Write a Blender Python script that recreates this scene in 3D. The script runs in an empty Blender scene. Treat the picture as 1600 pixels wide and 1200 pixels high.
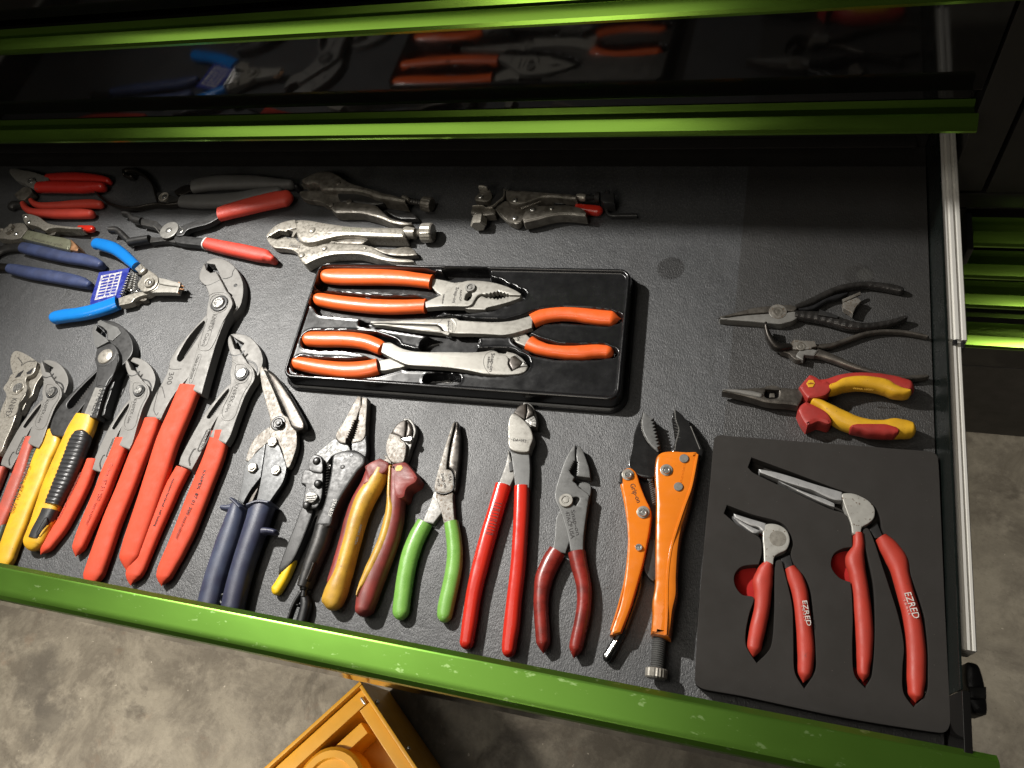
import bpy, bmesh, math, random
import numpy as np
from mathutils import Vector, Matrix, geometry

# ------------------------------------------------------------------ camera, world, lights
sc = bpy.context.scene
CAM_H = 0.6956
CM = Matrix(((0.9544, -0.0811, 0.2874), (0.2025, 0.883, -0.4234), (-0.2194, 0.4622, 0.8592)))
cam_d = bpy.data.cameras.new('camera'); cam = bpy.data.objects.new('camera', cam_d)
sc.collection.objects.link(cam); sc.camera = cam
cam_d.sensor_width = 36; cam_d.lens = 36 * 1205.7 / 1600
cam_d.clip_start = 0.02; cam_d.clip_end = 50
m4 = CM.to_4x4(); m4.translation = Vector((0, 0, CAM_H)); cam.matrix_world = m4
sc.render.resolution_x, sc.render.resolution_y = 1024, 768
w = bpy.data.worlds.new('World'); sc.world = w; w.use_nodes = True
w.node_tree.nodes['Background'].inputs[0].default_value = (1.0, 0.93, 0.84, 1)
w.node_tree.nodes['Background'].inputs[1].default_value = 0.022
sc.view_settings.view_transform = 'Standard'; sc.view_settings.look = 'None'
sc.view_settings.exposure = 0.0; sc.view_settings.gamma = 1

def lamp(name, kind, loc, target, power, col, size=0.05, **k):
    d = bpy.data.lights.new(name, kind); o = bpy.data.objects.new(name, d); sc.collection.objects.link(o)
    o.location = loc; o.rotation_euler = (Vector(target) - Vector(loc)).to_track_quat('-Z', 'Y').to_euler()
    d.energy = power; d.color = col
    if kind == 'AREA':
        d.shape = 'RECTANGLE'; d.size = size; d.size_y = k.get('size_y', size)
    else: d.shadow_soft_size = size
    if kind == 'SPOT': d.spot_size = math.radians(k['cone']); d.spot_blend = k['blend']
    return o
lamp('work_lamp', 'SPOT', (-0.98, 0.634, 0.98), (-0.34, 0.17, 0), 116, (1.0, 0.965, 0.91), 0.022, cone=80, blend=1.0)
lamp('front_fill_light', 'AREA', (-0.6, -0.9, 1.5), (-0.4, 0.4, 0), 6, (1.0, 0.90, 0.76), 0.5, size_y=0.5)  # added soft fill from the front, for bounced room light
lamp('trim_reflection_panel', 'AREA', (-1.2, 0.15, 2.0), (-1.2, 0.1499, 0), 7.5, (1.0, 0.94, 0.84), 2.0, size_y=0.7)  # added overhead panel for the green trims to reflect
lamp('floor_fill_left', 'SPOT', (-1.25, -0.75, 0.55), (-0.92, -0.02, -0.62), 125, (1.0, 0.89, 0.75), 0.10, cone=62, blend=1.0)  # added spot that brightens the floor and case at the left
lamp('floor_fill_right', 'SPOT', (0.85, -0.15, 0.95), (0.56, 0.42, -0.45), 60, (1.0, 0.90, 0.76), 0.08, cone=44, blend=1.0)  # added spot that brightens the right floor and side drawer trims

# ------------------------------------------------------------------ photograph pixel -> point on a horizontal plane of the place
def plane(px, py, z):
    d = CM @ Vector(((px - 800) / 1205.7, -(py - 600) / 1205.7, -1.0))
    t = (z - CAM_H) / d.z
    return Vector((t * d.x, t * d.y, z))
VIEW = [0.0, 0.0, 1.0]
def V(x, y, s): VIEW[:] = [x, y, s]
def px(p): return (VIEW[0] + p[0] / VIEW[2], VIEW[1] + p[1] / VIEW[2])
MM = 0.001

# ------------------------------------------------------------------ materials
def mat(name, col, rough=0.5, metal=0.0, col2=None, amt=0.5, scale=60, contrast=0.3, bump=0.0, bscale=900, coat=0.0,
        rvar=0.1, spec=0.5, speck=None, speck_scale=500, speck_amt=0.35, stretch=None, aniso=0.0):
    m = bpy.data.materials.new(name); m.use_nodes = True
    nt = m.node_tree; N = nt.nodes; L = nt.links; b = N['Principled BSDF']
    tc = N.new('ShaderNodeTexCoord'); mp = N.new('ShaderNodeMapping'); L.new(tc.outputs['Object'], mp.inputs[0])
    if stretch: mp.inputs['Scale'].default_value = stretch
    def noise(sc_, det=4, ro=0.6):
        n = N.new('ShaderNodeTexNoise'); n.inputs['Scale'].default_value = sc_; n.inputs['Detail'].default_value = det
        n.inputs['Roughness'].default_value = ro; L.new(mp.outputs[0], n.inputs['Vector']); return n
    def ramp(src, a, c):
        r = N.new('ShaderNodeMapRange'); r.inputs['From Min'].default_value = a; r.inputs['From Max'].default_value = c
        r.interpolation_type = 'SMOOTHSTEP'; L.new(src, r.inputs['Value']); return r
    n1 = noise(scale)
    r1 = ramp(n1.outputs['Fac'], 0.5 - contrast / 2, 0.5 + contrast / 2)
    mx = N.new('ShaderNodeMix'); mx.data_type = 'RGBA'
    mx.inputs['A'].default_value = (*col, 1)
    c2 = col2 if col2 else tuple(c * 0.8 for c in col)
    mx.inputs['B'].default_value = (*c2, 1)
    mu = N.new('ShaderNodeMath'); mu.operation = 'MULTIPLY'; mu.inputs[1].default_value = amt
    L.new(r1.outputs[0], mu.inputs[0]); L.new(mu.outputs[0], mx.inputs['Factor'])
    out = mx.outputs['Result']
    if speck:
        n2 = noise(speck_scale, 3, 0.7); r2 = ramp(n2.outputs['Fac'], 0.72 - speck_amt * 0.4, 0.80 - speck_amt * 0.4)
        m2 = N.new('ShaderNodeMix'); m2.data_type = 'RGBA'; m2.inputs['B'].default_value = (*speck, 1)
        L.new(out, m2.inputs['A']); L.new(r2.outputs[0], m2.inputs['Factor']); out = m2.outputs['Result']
    L.new(out, b.inputs['Base Color'])
    n3 = noise(scale * 2.3, 5)
    r3 = N.new('ShaderNodeMapRange'); r3.inputs['To Min'].default_value = max(0.02, rough - rvar); r3.inputs['To Max'].default_value = min(1, rough + rvar)
    r3.inputs['From Min'].default_value = 0.3; r3.inputs['From Max'].default_value = 0.7
    L.new(n3.outputs['Fac'], r3.inputs['Value']); L.new(r3.outputs[0], b.inputs['Roughness'])
    b.inputs['Metallic'].default_value = metal; b.inputs['Coat Weight'].default_value = coat; b.inputs['Coat Roughness'].default_value = 0.08
    b.inputs['Specular IOR Level'].default_value = spec
    if aniso: b.inputs['Anisotropic'].default_value = aniso
    if bump:
        n4 = noise(bscale, 3, 0.6); bp = N.new('ShaderNodeBump'); bp.inputs['Strength'].default_value = bump
        bp.inputs['Distance'].default_value = 0.0006
        L.new(n4.outputs['Fac'], bp.inputs['Height']); L.new(bp.outputs[0], b.inputs['Normal'])
    return m
STEEL = dict(rough=0.42, metal=0.72, scale=120, contrast=0.35, bump=0.10, bscale=1500, rvar=0.12)
M = {
 'satin': mat('satin_steel', (0.22, 0.215, 0.2), col2=(0.15, 0.145, 0.135), speck=(0.20, 0.17, 0.13), speck_scale=650, speck_amt=0.22, **{**STEEL, 'metal': 0.35, 'rough': 0.45}),
 'tray_steel': mat('bright_steel', (0.31, 0.3, 0.27), col2=(0.25, 0.235, 0.21), **{**STEEL, 'metal': 0.3, 'rough': 0.42}),
 'grey_steel': mat('grey_steel', (0.12, 0.121, 0.118), col2=(0.085, 0.085, 0.083), **{**STEEL, 'metal': 0.3, 'rough': 0.45}),
 'cobra': mat('phosphated_steel', (0.185, 0.18, 0.17), rough=0.55, metal=0.2, col2=(0.14, 0.134, 0.125), scale=60, bump=0.12, bscale=1700),
 'pol': mat('polished_steel', (0.62, 0.61, 0.58), rough=0.25, metal=0.9, scale=200, rvar=0.1),
 'worn': mat('worn_steel', (0.21, 0.2, 0.18), col2=(0.11, 0.095, 0.078), amt=0.8, speck=(0.10, 0.07, 0.045), speck_scale=420, speck_amt=0.45, rough=0.48, metal=0.3, scale=90, bump=0.25, bscale=900),
 'nickel': mat('nickel_plate', (0.34, 0.32, 0.28), rough=0.32, metal=0.4, col2=(0.26, 0.24, 0.205), scale=120, rvar=0.16, bump=0.08, bscale=700, speck=(0.30, 0.26, 0.18), speck_scale=500, speck_amt=-0.3),
 'dark_nickel': mat('tarnished_nickel', (0.2, 0.185, 0.16), rough=0.42, metal=0.45, col2=(0.095, 0.085, 0.07), amt=0.9, scale=100, rvar=0.16, bump=0.3, bscale=700),
 'gunmetal': mat('gunmetal', (0.035, 0.035, 0.035), rough=0.42, metal=0.3, col2=(0.024, 0.024, 0.024), scale=90, bump=0.05),
 'gloss_dark': mat('glossy_black_oxide', (0.018, 0.018, 0.018), rough=0.17, metal=0.3, coat=0.6, col2=(0.03, 0.03, 0.03), scale=60),
 'dark': mat('dark_oxide_steel', (0.035, 0.035, 0.035), rough=0.38, metal=0.4, col2=(0.06, 0.055, 0.05), scale=90, bump=0.1),
 'brown': mat('cutting_edge_steel', (0.055, 0.045, 0.036), rough=0.38, metal=0.35, col2=(0.035, 0.03, 0.025), scale=150),
 'bronze': mat('oiled_bronze_steel', (0.055, 0.05, 0.044), rough=0.34, metal=0.8, col2=(0.035, 0.03, 0.027), scale=70),
 'black': mat('black_plastic', (0.012, 0.012, 0.013), rough=0.4, scale=80),
 'ink': mat('black_print', (0.015, 0.012, 0.012), rough=0.6, scale=80),
 'etch': mat('etched_print', (0.035, 0.033, 0.03), rough=0.6, metal=0.3, scale=80),
 'white': mat('white_print', (0.75, 0.72, 0.68), rough=0.5, scale=400, col2=(0.5, 0.45, 0.4), contrast=0.1),
 'cobra_red': mat('cobra_red_dip', (0.62, 0.06, 0.02), rough=0.72, col2=(0.56, 0.064, 0.025), scale=40, bump=0.25, bscale=2200, speck=(0.42, 0.05, 0.03), speck_scale=300, speck_amt=0.1),
 'worn_red': mat('worn_red_dip', (0.46, 0.075, 0.045), rough=0.5, col2=(0.30, 0.07, 0.05), scale=50, amt=0.7, bump=0.25, bscale=1500),
 'gloss_red': mat('glossy_red_dip', (0.60, 0.028, 0.014), rough=0.22, coat=0.3, col2=(0.52, 0.03, 0.018), scale=40, rvar=0.06),
 'red_dip': mat('red_dip', (0.50, 0.026, 0.018), rough=0.32, coat=0.2, col2=(0.42, 0.022, 0.018), scale=50, rvar=0.08),
 'clamp_red': mat('matte_red_dip', (0.58, 0.058, 0.035), rough=0.5, col2=(0.48, 0.05, 0.035), scale=50, bump=0.2),
 'dark_red': mat('oily_dark_red_dip', (0.27, 0.026, 0.018), rough=0.33, col2=(0.12, 0.016, 0.012), amt=0.75, scale=70, coat=0.15, bump=0.12, bscale=300),
 'orange': mat('orange_dip', (0.80, 0.125, 0.022), rough=0.36, coat=0.15, col2=(0.70, 0.11, 0.02), scale=60, bump=0.12, bscale=1200, rvar=0.1),
 'grip_orange': mat('orange_enamel', (0.74, 0.2, 0.016), rough=0.18, coat=0.5, col2=(0.68, 0.18, 0.015), scale=40, speck=(0.25, 0.10, 0.03), speck_scale=350, speck_amt=0.12),
 'green_dip': mat('green_glitter_dip', (0.2, 0.43, 0.085), rough=0.30, coat=0.3, col2=(0.15, 0.35, 0.06), scale=60, speck=(0.45, 0.60, 0.14), speck_scale=1500, speck_amt=0.25, bump=0.12),
 'blue': mat('bright_blue_dip', (0.012, 0.2, 0.62), rough=0.13, coat=0.4, col2=(0.012, 0.17, 0.55), scale=40, rvar=0.06, bump=0.1, bscale=150),
 'navy': mat('navy_dip', (0.055, 0.075, 0.17), rough=0.48, col2=(0.035, 0.045, 0.10), amt=0.7, scale=50, bump=0.15),
 'snip_navy': mat('snip_grip_rubber', (0.05, 0.062, 0.105), rough=0.42, col2=(0.028, 0.028, 0.055), amt=0.8, scale=30, bump=0.12),
 'grey_dip': mat('grey_dip', (0.10, 0.10, 0.098), rough=0.55, col2=(0.075, 0.072, 0.068), scale=50, bump=0.15),
 'yellow': mat('yellow_grip', (0.7, 0.39, 0.02), rough=0.45, col2=(0.52, 0.28, 0.02), amt=0.6, scale=60, speck=(0.20, 0.12, 0.03), speck_scale=330, speck_amt=0.16, coat=0.03),
 'dirty_yellow': mat('dirty_yellow_grip', (0.62, 0.36, 0.045), rough=0.42, col2=(0.4, 0.22, 0.035), amt=0.8, scale=60, contrast=0.4, speck=(0.10, 0.07, 0.03), speck_scale=420, speck_amt=0.22, bump=0.3, bscale=200),
 'wiha_red': mat('red_grip_zone', (0.40, 0.035, 0.028), rough=0.48, col2=(0.27, 0.03, 0.025), amt=0.7, scale=50, bump=0.1),
 'wiha_dirty_red': mat('dirty_red_grip_zone', (0.26, 0.040, 0.032), rough=0.5, col2=(0.15, 0.03, 0.025), amt=0.8, scale=50, bump=0.15),
 'bright_yellow': mat('bright_yellow_dip', (0.85, 0.55, 0.015), rough=0.3, coat=0.2, scale=60),
 'rubber': mat('ribbed_black_rubber', (0.03, 0.03, 0.032), rough=0.38, scale=60, bump=0.1),
 'green_black': mat('dark_green_rubber', (0.035, 0.05, 0.038), rough=0.5, scale=60),
 'foam': mat('grey_foam', (0.034, 0.031, 0.0285), rough=0.88, col2=(0.028, 0.0255, 0.023), scale=25, bump=0.5, bscale=2600, spec=0.25, speck=(0.12, 0.11, 0.10), speck_scale=420, speck_amt=0.02),
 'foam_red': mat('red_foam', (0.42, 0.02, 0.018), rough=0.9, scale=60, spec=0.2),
 'tray': mat('glossy_black_vacuum_plastic', (0.007, 0.007, 0.0075), rough=0.24, rvar=0.05, col2=(0.01, 0.01, 0.011), scale=35, spec=0.6, speck=(0.04, 0.04, 0.045), speck_scale=240, speck_amt=0.03, bump=0.02, bscale=120),
 'gloss_black': mat('gloss_black_powder_coat', (0.006, 0.006, 0.006), rough=0.06, rvar=0.02, scale=15, spec=0.45, col2=(0.010, 0.009, 0.008)),
 'satin_black': mat('satin_black_paint', (0.018, 0.0165, 0.015), rough=0.42, scale=20, col2=(0.013, 0.012, 0.011)),
 'green_black_paint': mat('green_black_paint', (0.006, 0.009, 0.008), rough=0.3, scale=20, speck=(0.05, 0.055, 0.05), speck_scale=160, speck_amt=0.04),
 'green_metal': mat('anodised_green', (0.115, 0.25, 0.032), rough=0.30, metal=0.82, col2=(0.105, 0.235, 0.03), scale=7, rvar=0.03, speck=(0.26, 0.42, 0.14), speck_scale=95, speck_amt=0.24, stretch=(0.7, 1.5, 1.5)),
 'green_clean': mat('clean_anodised_green', (0.155, 0.29, 0.038), rough=0.2, metal=0.93, col2=(0.14, 0.265, 0.034), scale=12, rvar=0.05, stretch=(0.15, 1, 1)),
 'soft_print': mat('worn_white_print', (0.6, 0.57, 0.52), rough=0.5, scale=300, col2=(0.2, 0.2, 0.36), contrast=0.15, amt=0.9),
 'old_steel': mat('old_oily_steel', (0.17, 0.155, 0.135), rough=0.36, metal=0.7, col2=(0.09, 0.08, 0.07), amt=0.8, scale=110, bump=0.15, bscale=900, speck=(0.05, 0.04, 0.03), speck_scale=400, speck_amt=0.2),
 'plate_grey': mat('grey_painted_plate', (0.055, 0.058, 0.06), rough=0.4, metal=0.25, col2=(0.038, 0.04, 0.042), scale=90, bump=0.08),
 'tape': mat('wrinkled_black_tape', (0.017, 0.016, 0.015), rough=0.24, col2=(0.035, 0.032, 0.03), scale=120, rvar=0.14, bump=0.9, bscale=260),
 'zinc': mat('zinc_rail', (0.8, 0.785, 0.74), rough=0.3, metal=0.25, col2=(0.66, 0.64, 0.58), scale=30, stretch=(1, .1, 1), rvar=0.08),
 'copper': mat('copper_tips', (0.55, 0.30, 0.16), rough=0.4, metal=0.8, scale=80),
 'card_blue': mat('printed_blue_card', (0.025, 0.035, 0.25), rough=0.12, coat=0.6, col2=(0.07, 0.09, 0.36), scale=90, contrast=0.12, amt=0.6, bump=0.25, bscale=90),
 'case_yellow': mat('yellow_case_plastic', (0.72, 0.37, 0.028), rough=0.4, col2=(0.62, 0.31, 0.025), scale=25, bump=0.05),
 'welder': mat('greenish_nickel', (0.26, 0.27, 0.19), rough=0.32, metal=0.4, col2=(0.19, 0.185, 0.13), scale=70, bump=0.15),
}
def liner_material():
    m = bpy.data.materials.new('textured_rubber_liner'); m.use_nodes = True
    nt = m.node_tree; N = nt.nodes; L = nt.links; b = N['Principled BSDF']
    tc = N.new('ShaderNodeTexCoord')
    def noise(sc_, det, st=(1, 1, 1), ro=0.6, rot=0):
        mp = N.new('ShaderNodeMapping'); mp.inputs['Scale'].default_value = st; mp.inputs['Rotation'].default_value = (0, 0, rot)
        L.new(tc.outputs['Object'], mp.inputs[0])
        n = N.new('ShaderNodeTexNoise'); n.inputs['Scale'].default_value = sc_; n.inputs['Detail'].default_value = det
        n.inputs['Roughness'].default_value = ro; L.new(mp.outputs[0], n.inputs['Vector']); return n.outputs['Fac']
    def rng(src, a, c, lo=0., hi=1.):
        r = N.new('ShaderNodeMapRange'); r.inputs['From Min'].default_value = a; r.inputs['From Max'].default_value = c
        r.inputs['To Min'].default_value = lo; r.inputs['To Max'].default_value = hi; L.new(src, r.inputs['Value']); return r.outputs[0]
    def mix(a, bb, f):
        x = N.new('ShaderNodeMix'); x.data_type = 'RGBA'
        for s_, v in (('A', a), ('B', bb)):
            if isinstance(v, tuple): x.inputs[s_].default_value = (*v, 1)
            else: L.new(v, x.inputs[s_])
        L.new(f, x.inputs['Factor']); return x.outputs['Result']
    c = mix((0.0396, 0.0412, 0.0438), (0.0542, 0.0557, 0.0583), rng(noise(9, 5), .35, .65))
    c = mix(c, (0.0302, 0.0307, 0.0318), rng(noise(26, 5, (1, .35, 1), .65, .25), .50, .66, 0, .75))
    c = mix(c, (0.0937, 0.0958, 0.0990), rng(noise(480, 3, (1, .7, 1), .7), .50, .72, 0, .8))
    c = mix(c, (0.0182, 0.0182, 0.0187), rng(noise(430, 3, (.8, 1, 1), .7), .53, .75, 0, .8))
    c = mix(c, (0.0062, 0.0062, 0.0062), rng(noise(150, 2), .76, .80))
    # darker scuffed sheet and round magnet marks that lie on the mat at the right
    def disc(cx, cy, r, rw):
        p = N.new('ShaderNodeVectorMath'); p.operation = 'DISTANCE'; L.new(tc.outputs['Object'], p.inputs[0]); p.inputs[1].default_value = (cx, cy, 0)
        return rng(p.outputs['Value'], r, r - rw)
    for (x, y, r) in ((1048, 418, .0150), (1343, 430, .0145)):
        q = plane(x, y, 0.0015)
        c = mix(c, (0.0156, 0.0156, 0.0161), disc(q.x, q.y, r, .001))
    sx = N.new('ShaderNodeSeparateXYZ'); L.new(tc.outputs['Object'], sx.inputs[0])
    def step(v, a, wd): return rng(sx.outputs[v], a, a + wd)
    def mul(*f):
        o_ = f[0]
        for g in f[1:]:
            q_ = N.new('ShaderNodeMath'); q_.operation = 'MULTIPLY'; L.new(o_, q_.inputs[0]); L.new(g, q_.inputs[1]); o_ = q_.outputs[0]
        return o_
    xa = plane(1142, 540, 0).x
    k7 = N.new('ShaderNodeValue'); k7.outputs[0].default_value = .72
    c = mix(c, (0.0260, 0.0244, 0.0229), mul(step(0, xa, .0012), k7.outputs[0]))
    k8 = N.new('ShaderNodeValue'); k8.outputs[0].default_value = .5
    c = mix(c, (0.0407, 0.0381, 0.0349), mul(step(0, plane(1245, 400, 0).x, .001), rng(noise(7, 4), .4, .6), k8.outputs[0]))
    q = plane(1352, 428, .0015); c = mix(c, (0.0391, 0.0381, 0.0354), disc(q.x, q.y, .008, .001))
    L.new(c, b.inputs['Base Color'])
    L.new(rng(noise(14, 5, (1, .5, 1)), .3, .7, .38, .52), b.inputs['Roughness']); b.inputs['Specular IOR Level'].default_value = .70
    h1 = noise(760, 3, (1, .5, 1), .65, .2); h2 = noise(60, 4, (1, 1, 1))
    ad = N.new('ShaderNodeMath'); ad.operation = 'MULTIPLY_ADD'; L.new(h2, ad.inputs[0]); ad.inputs[1].default_value = 1.2; L.new(h1, ad.inputs[2])
    bp = N.new('ShaderNodeBump'); bp.inputs['Strength'].default_value = 0.85; bp.inputs['Distance'].default_value = 0.0007
    L.new(ad.outputs[0], bp.inputs['Height']); L.new(bp.outputs[0], b.inputs['Normal'])
    return m
M['liner'] = liner_material()
FLOOR_Z = -0.62
def concrete_material():
    m = bpy.data.materials.new('stained_concrete'); m.use_nodes = True
    nt = m.node_tree; N = nt.nodes; L = nt.links; b = N['Principled BSDF']; tc = N.new('ShaderNodeTexCoord')
    def noise(sc_, det, ro=0.6, dist=0.0):
        n = N.new('ShaderNodeTexNoise'); n.inputs['Scale'].default_value = sc_; n.inputs['Detail'].default_value = det
        n.inputs['Roughness'].default_value = ro; n.inputs['Distortion'].default_value = dist
        L.new(tc.outputs['Object'], n.inputs['Vector']); return n.outputs['Fac']
    def rng(src, a, c, lo=0., hi=1.):
        r = N.new('ShaderNodeMapRange'); r.inputs['From Min'].default_value = a; r.inputs['From Max'].default_value = c
        r.inputs['To Min'].default_value = lo; r.inputs['To Max'].default_value = hi; L.new(src, r.inputs['Value']); return r.outputs[0]
    def mix(a, bb, f):
        x = N.new('ShaderNodeMix'); x.data_type = 'RGBA'
        for s_, v in (('A', a), ('B', bb)):
            if isinstance(v, tuple): x.inputs[s_].default_value = (*v, 1)
            else: L.new(v, x.inputs[s_])
        L.new(f, x.inputs['Factor']); return x.outputs['Result']
    c = mix((0.26, 0.243, 0.200), (0.145, 0.132, 0.108), rng(noise(9, 9, .72, .5), .40, .60))
    c = mix(c, (0.32, 0.30, 0.25), rng(noise(19, 8, .72), .50, .68, 0, .8))
    c = mix(c, (0.075, 0.066, 0.054), rng(noise(5.5, 7, .65, .4), .58, .66, 0, .85))
    c = mix(c, (0.20, 0.12, 0.075), rng(noise(8, 6, .65), .60, .72, 0, .5))
    c = mix(c, (0.09, 0.08, 0.065), rng(noise(150, 4, .7), .60, .75, 0, .6))
    c = mix(c, (0.55, 0.52, 0.45), rng(noise(95, 2, .5), .74, .77, 0, .8))
    for (sx_, sy_, r_) in ((60, 1060, .055), (75, 1130, .045), (300, 950, .05), (120, 900, .04)):
        q = plane(sx_, sy_, FLOOR_Z); p = N.new('ShaderNodeVectorMath'); p.operation = 'DISTANCE'; L.new(tc.outputs['Object'], p.inputs[0]); p.inputs[1].default_value = tuple(q)
        a_ = N.new('ShaderNodeMath'); a_.operation = 'MULTIPLY_ADD'; L.new(noise(22, 6, .7), a_.inputs[0]); a_.inputs[1].default_value = .16; L.new(p.outputs['Value'], a_.inputs[2])
        c = mix(c, (0.070, 0.064, 0.056), rng(a_.outputs[0], r_ + .095, r_ + .06, 0, .6))
    L.new(c, b.inputs['Base Color']); L.new(rng(noise(12, 5), .3, .7, .5, .8), b.inputs['Roughness'])
    bp = N.new('ShaderNodeBump'); bp.inputs['Strength'].default_value = 0.35; bp.inputs['Distance'].default_value = 0.002
    L.new(noise(130, 6, .7), bp.inputs['Height']); L.new(bp.outputs[0], b.inputs['Normal'])
    return m
M['concrete'] = concrete_material()

# ------------------------------------------------------------------ mesh helpers
def link(name, verts, faces, m, parent=None, origin=Vector((0, 0, 0)), smooth=True, angle=38, kind=None, wn=True):
    me = bpy.data.meshes.new(name)
    me.from_pydata([tuple(Vector(v) - origin) for v in verts], [], faces)
    me.validate(); me.update()
    bm = bmesh.new(); bm.from_mesh(me); bmesh.ops.recalc_face_normals(bm, faces=bm.faces); bm.to_mesh(me); bm.free()
    if smooth:
        me.polygons.foreach_set('use_smooth', [True] * len(me.polygons))
        me.set_sharp_from_angle(angle=math.radians(angle))
    me.materials.append(M[m])
    o = bpy.data.objects.new(name, me); sc.collection.objects.link(o)
    if parent: o.parent = parent
    if kind: o['kind'] = kind
    if wn:
        wm = o.modifiers.new('weighted_normals', 'WEIGHTED_NORMAL'); wm.keep_sharp = True; wm.weight = 90
    return o
def catmull(pts, n=4, closed=True):
    """pts: (x,y[,corner]) -> smoothed list; points flagged as corners stay sharp"""
    P = [(float(p[0]), float(p[1])) for p in pts]; C = [len(p) > 2 and p[2] == 1 for p in pts]; k = len(P); out = []
    rngs = range(k) if closed else range(k - 1)
    for i in rngs:
        p1, p2 = P[i], P[(i + 1) % k]; c1, c2 = C[i], C[(i + 1) % k]
        p0 = p1 if (c1 or (not closed and i == 0)) else P[i - 1]
        p3 = p2 if (c2 or (not closed and i == k - 2)) else P[(i + 2) % k]
        if c1 and c2: out.append(p1); continue
        t1 = ((p2[0] - p0[0]) / 2, (p2[1] - p0[1]) / 2); t2 = ((p3[0] - p1[0]) / 2, (p3[1] - p1[1]) / 2)
        d = math.hypot(p2[0] - p1[0], p2[1] - p1[1])
        def lim(t):
            l = math.hypot(*t); return (t[0] * d / l, t[1] * d / l) if l > d else t
        t1 = lim(t1); t2 = lim(t2)
        for j in range(n):
            t = j / n; a = 2 * t**3 - 3 * t**2 + 1; b = t**3 - 2 * t**2 + t; c = -2 * t**3 + 3 * t**2; e = t**3 - t**2
            out.append((a * p1[0] + b * t1[0] + c * p2[0] + e * t2[0], a * p1[1] + b * t1[1] + c * p2[1] + e * t2[1]))
    if not closed: out.append(P[-1])
    return out
def zig(p0, p1, n, amp):
    """saw teeth from p0 to p1, n teeth, amp to the left of the direction; all corners"""
    dx, dy = p1[0] - p0[0], p1[1] - p0[1]; l = math.hypot(dx, dy); nx, ny = -dy / l, dx / l; out = []
    for i in range(n):
        a = i / n; b = (i + .5) / n
        out += [(p0[0] + dx * a, p0[1] + dy * a, 1), (p0[0] + dx * b + nx * amp, p0[1] + dy * b + ny * amp, 1)]
    return out + [(p1[0], p1[1], 1)]
def area2(P): return sum(P[i][0] * P[(i + 1) % len(P)][1] - P[(i + 1) % len(P)][0] * P[i][1] for i in range(len(P))) / 2
def inset(P, d):
    """inset of a ccw loop by d (towards the inside)"""
    n = len(P); out = []
    for i in range(n):
        a, b, c = Vector(P[i - 1]), Vector(P[i]), Vector(P[(i + 1) % n])
        u = (b - a); v = (c - b)
        if u.length < 1e-9: u = v
        if v.length < 1e-9: v = u
        if u.length < 1e-9: out.append((b.x, b.y)); continue
        u = u.normalized(); v = v.normalized()
        n1 = Vector((-u.y, u.x)); n2 = Vector((-v.y, v.x)); m_ = n1 + n2
        if m_.length < 0.2: out.append((b.x, b.y)); continue
        m_.normalize(); k = min(1.6, 1 / max(0.35, m_.dot(n1)))
        out.append((b.x + m_.x * d * k, b.y + m_.y * d * k))
    return out
def dedupe(P, eps=1e-5):
    out = []
    for p in P:
        if not out or math.hypot(p[0] - out[-1][0], p[1] - out[-1][1]) > eps: out.append(p)
    if math.hypot(out[0][0] - out[-1][0], out[0][1] - out[-1][1]) < eps: out.pop()
    return out
def plate_mesh(loop, z0, z1, bev, holes=(), tilt=None):
    """world 2D loops; rounded-edge slab between z0 and z1"""
    L0 = dedupe(loop)
    if area2(L0) < 0: L0 = L0[::-1]
    Hs = []
    for h in holes:
        h = dedupe(h)
        if area2(h) > 0: h = h[::-1]
        Hs.append(h)
    verts = []; faces = []; tops = []
    th = z1 - z0; bev = min(bev, th * .45)
    for li, P in enumerate([L0] + Hs):
        rings = [(P, z0), (P, z1 - bev), (inset(P, bev * .3), z1 - bev * .3), (inset(P, bev), z1)]
        base = len(verts); n = len(P)
        for R_, z in rings: verts += [(x, y, z) for x, y in R_]
        for r in range(3):
            for i in range(n):
                j = (i + 1) % n
                faces.append((base + r * n + i, base + r * n + j, base + (r + 1) * n + j, base + (r + 1) * n + i))
        tops.append([(base + 3 * n + i) for i in range(n)])
        if li == 0 and not Hs: faces.append(tuple(base + i for i in range(n))[::-1])
    tess = geometry.tessellate_polygon([[Vector(verts[i]) for i in t] for t in tops])
    flat = [i for t in tops for i in t]
    faces += [tuple(flat[i] for i in tri) for tri in tess]
    if tilt:
        (ox, oy), (gx, gy) = tilt
        verts = [(x, y, z + (x - ox) * gx + (y - oy) * gy) for x, y, z in verts]
    return verts, faces

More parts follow.
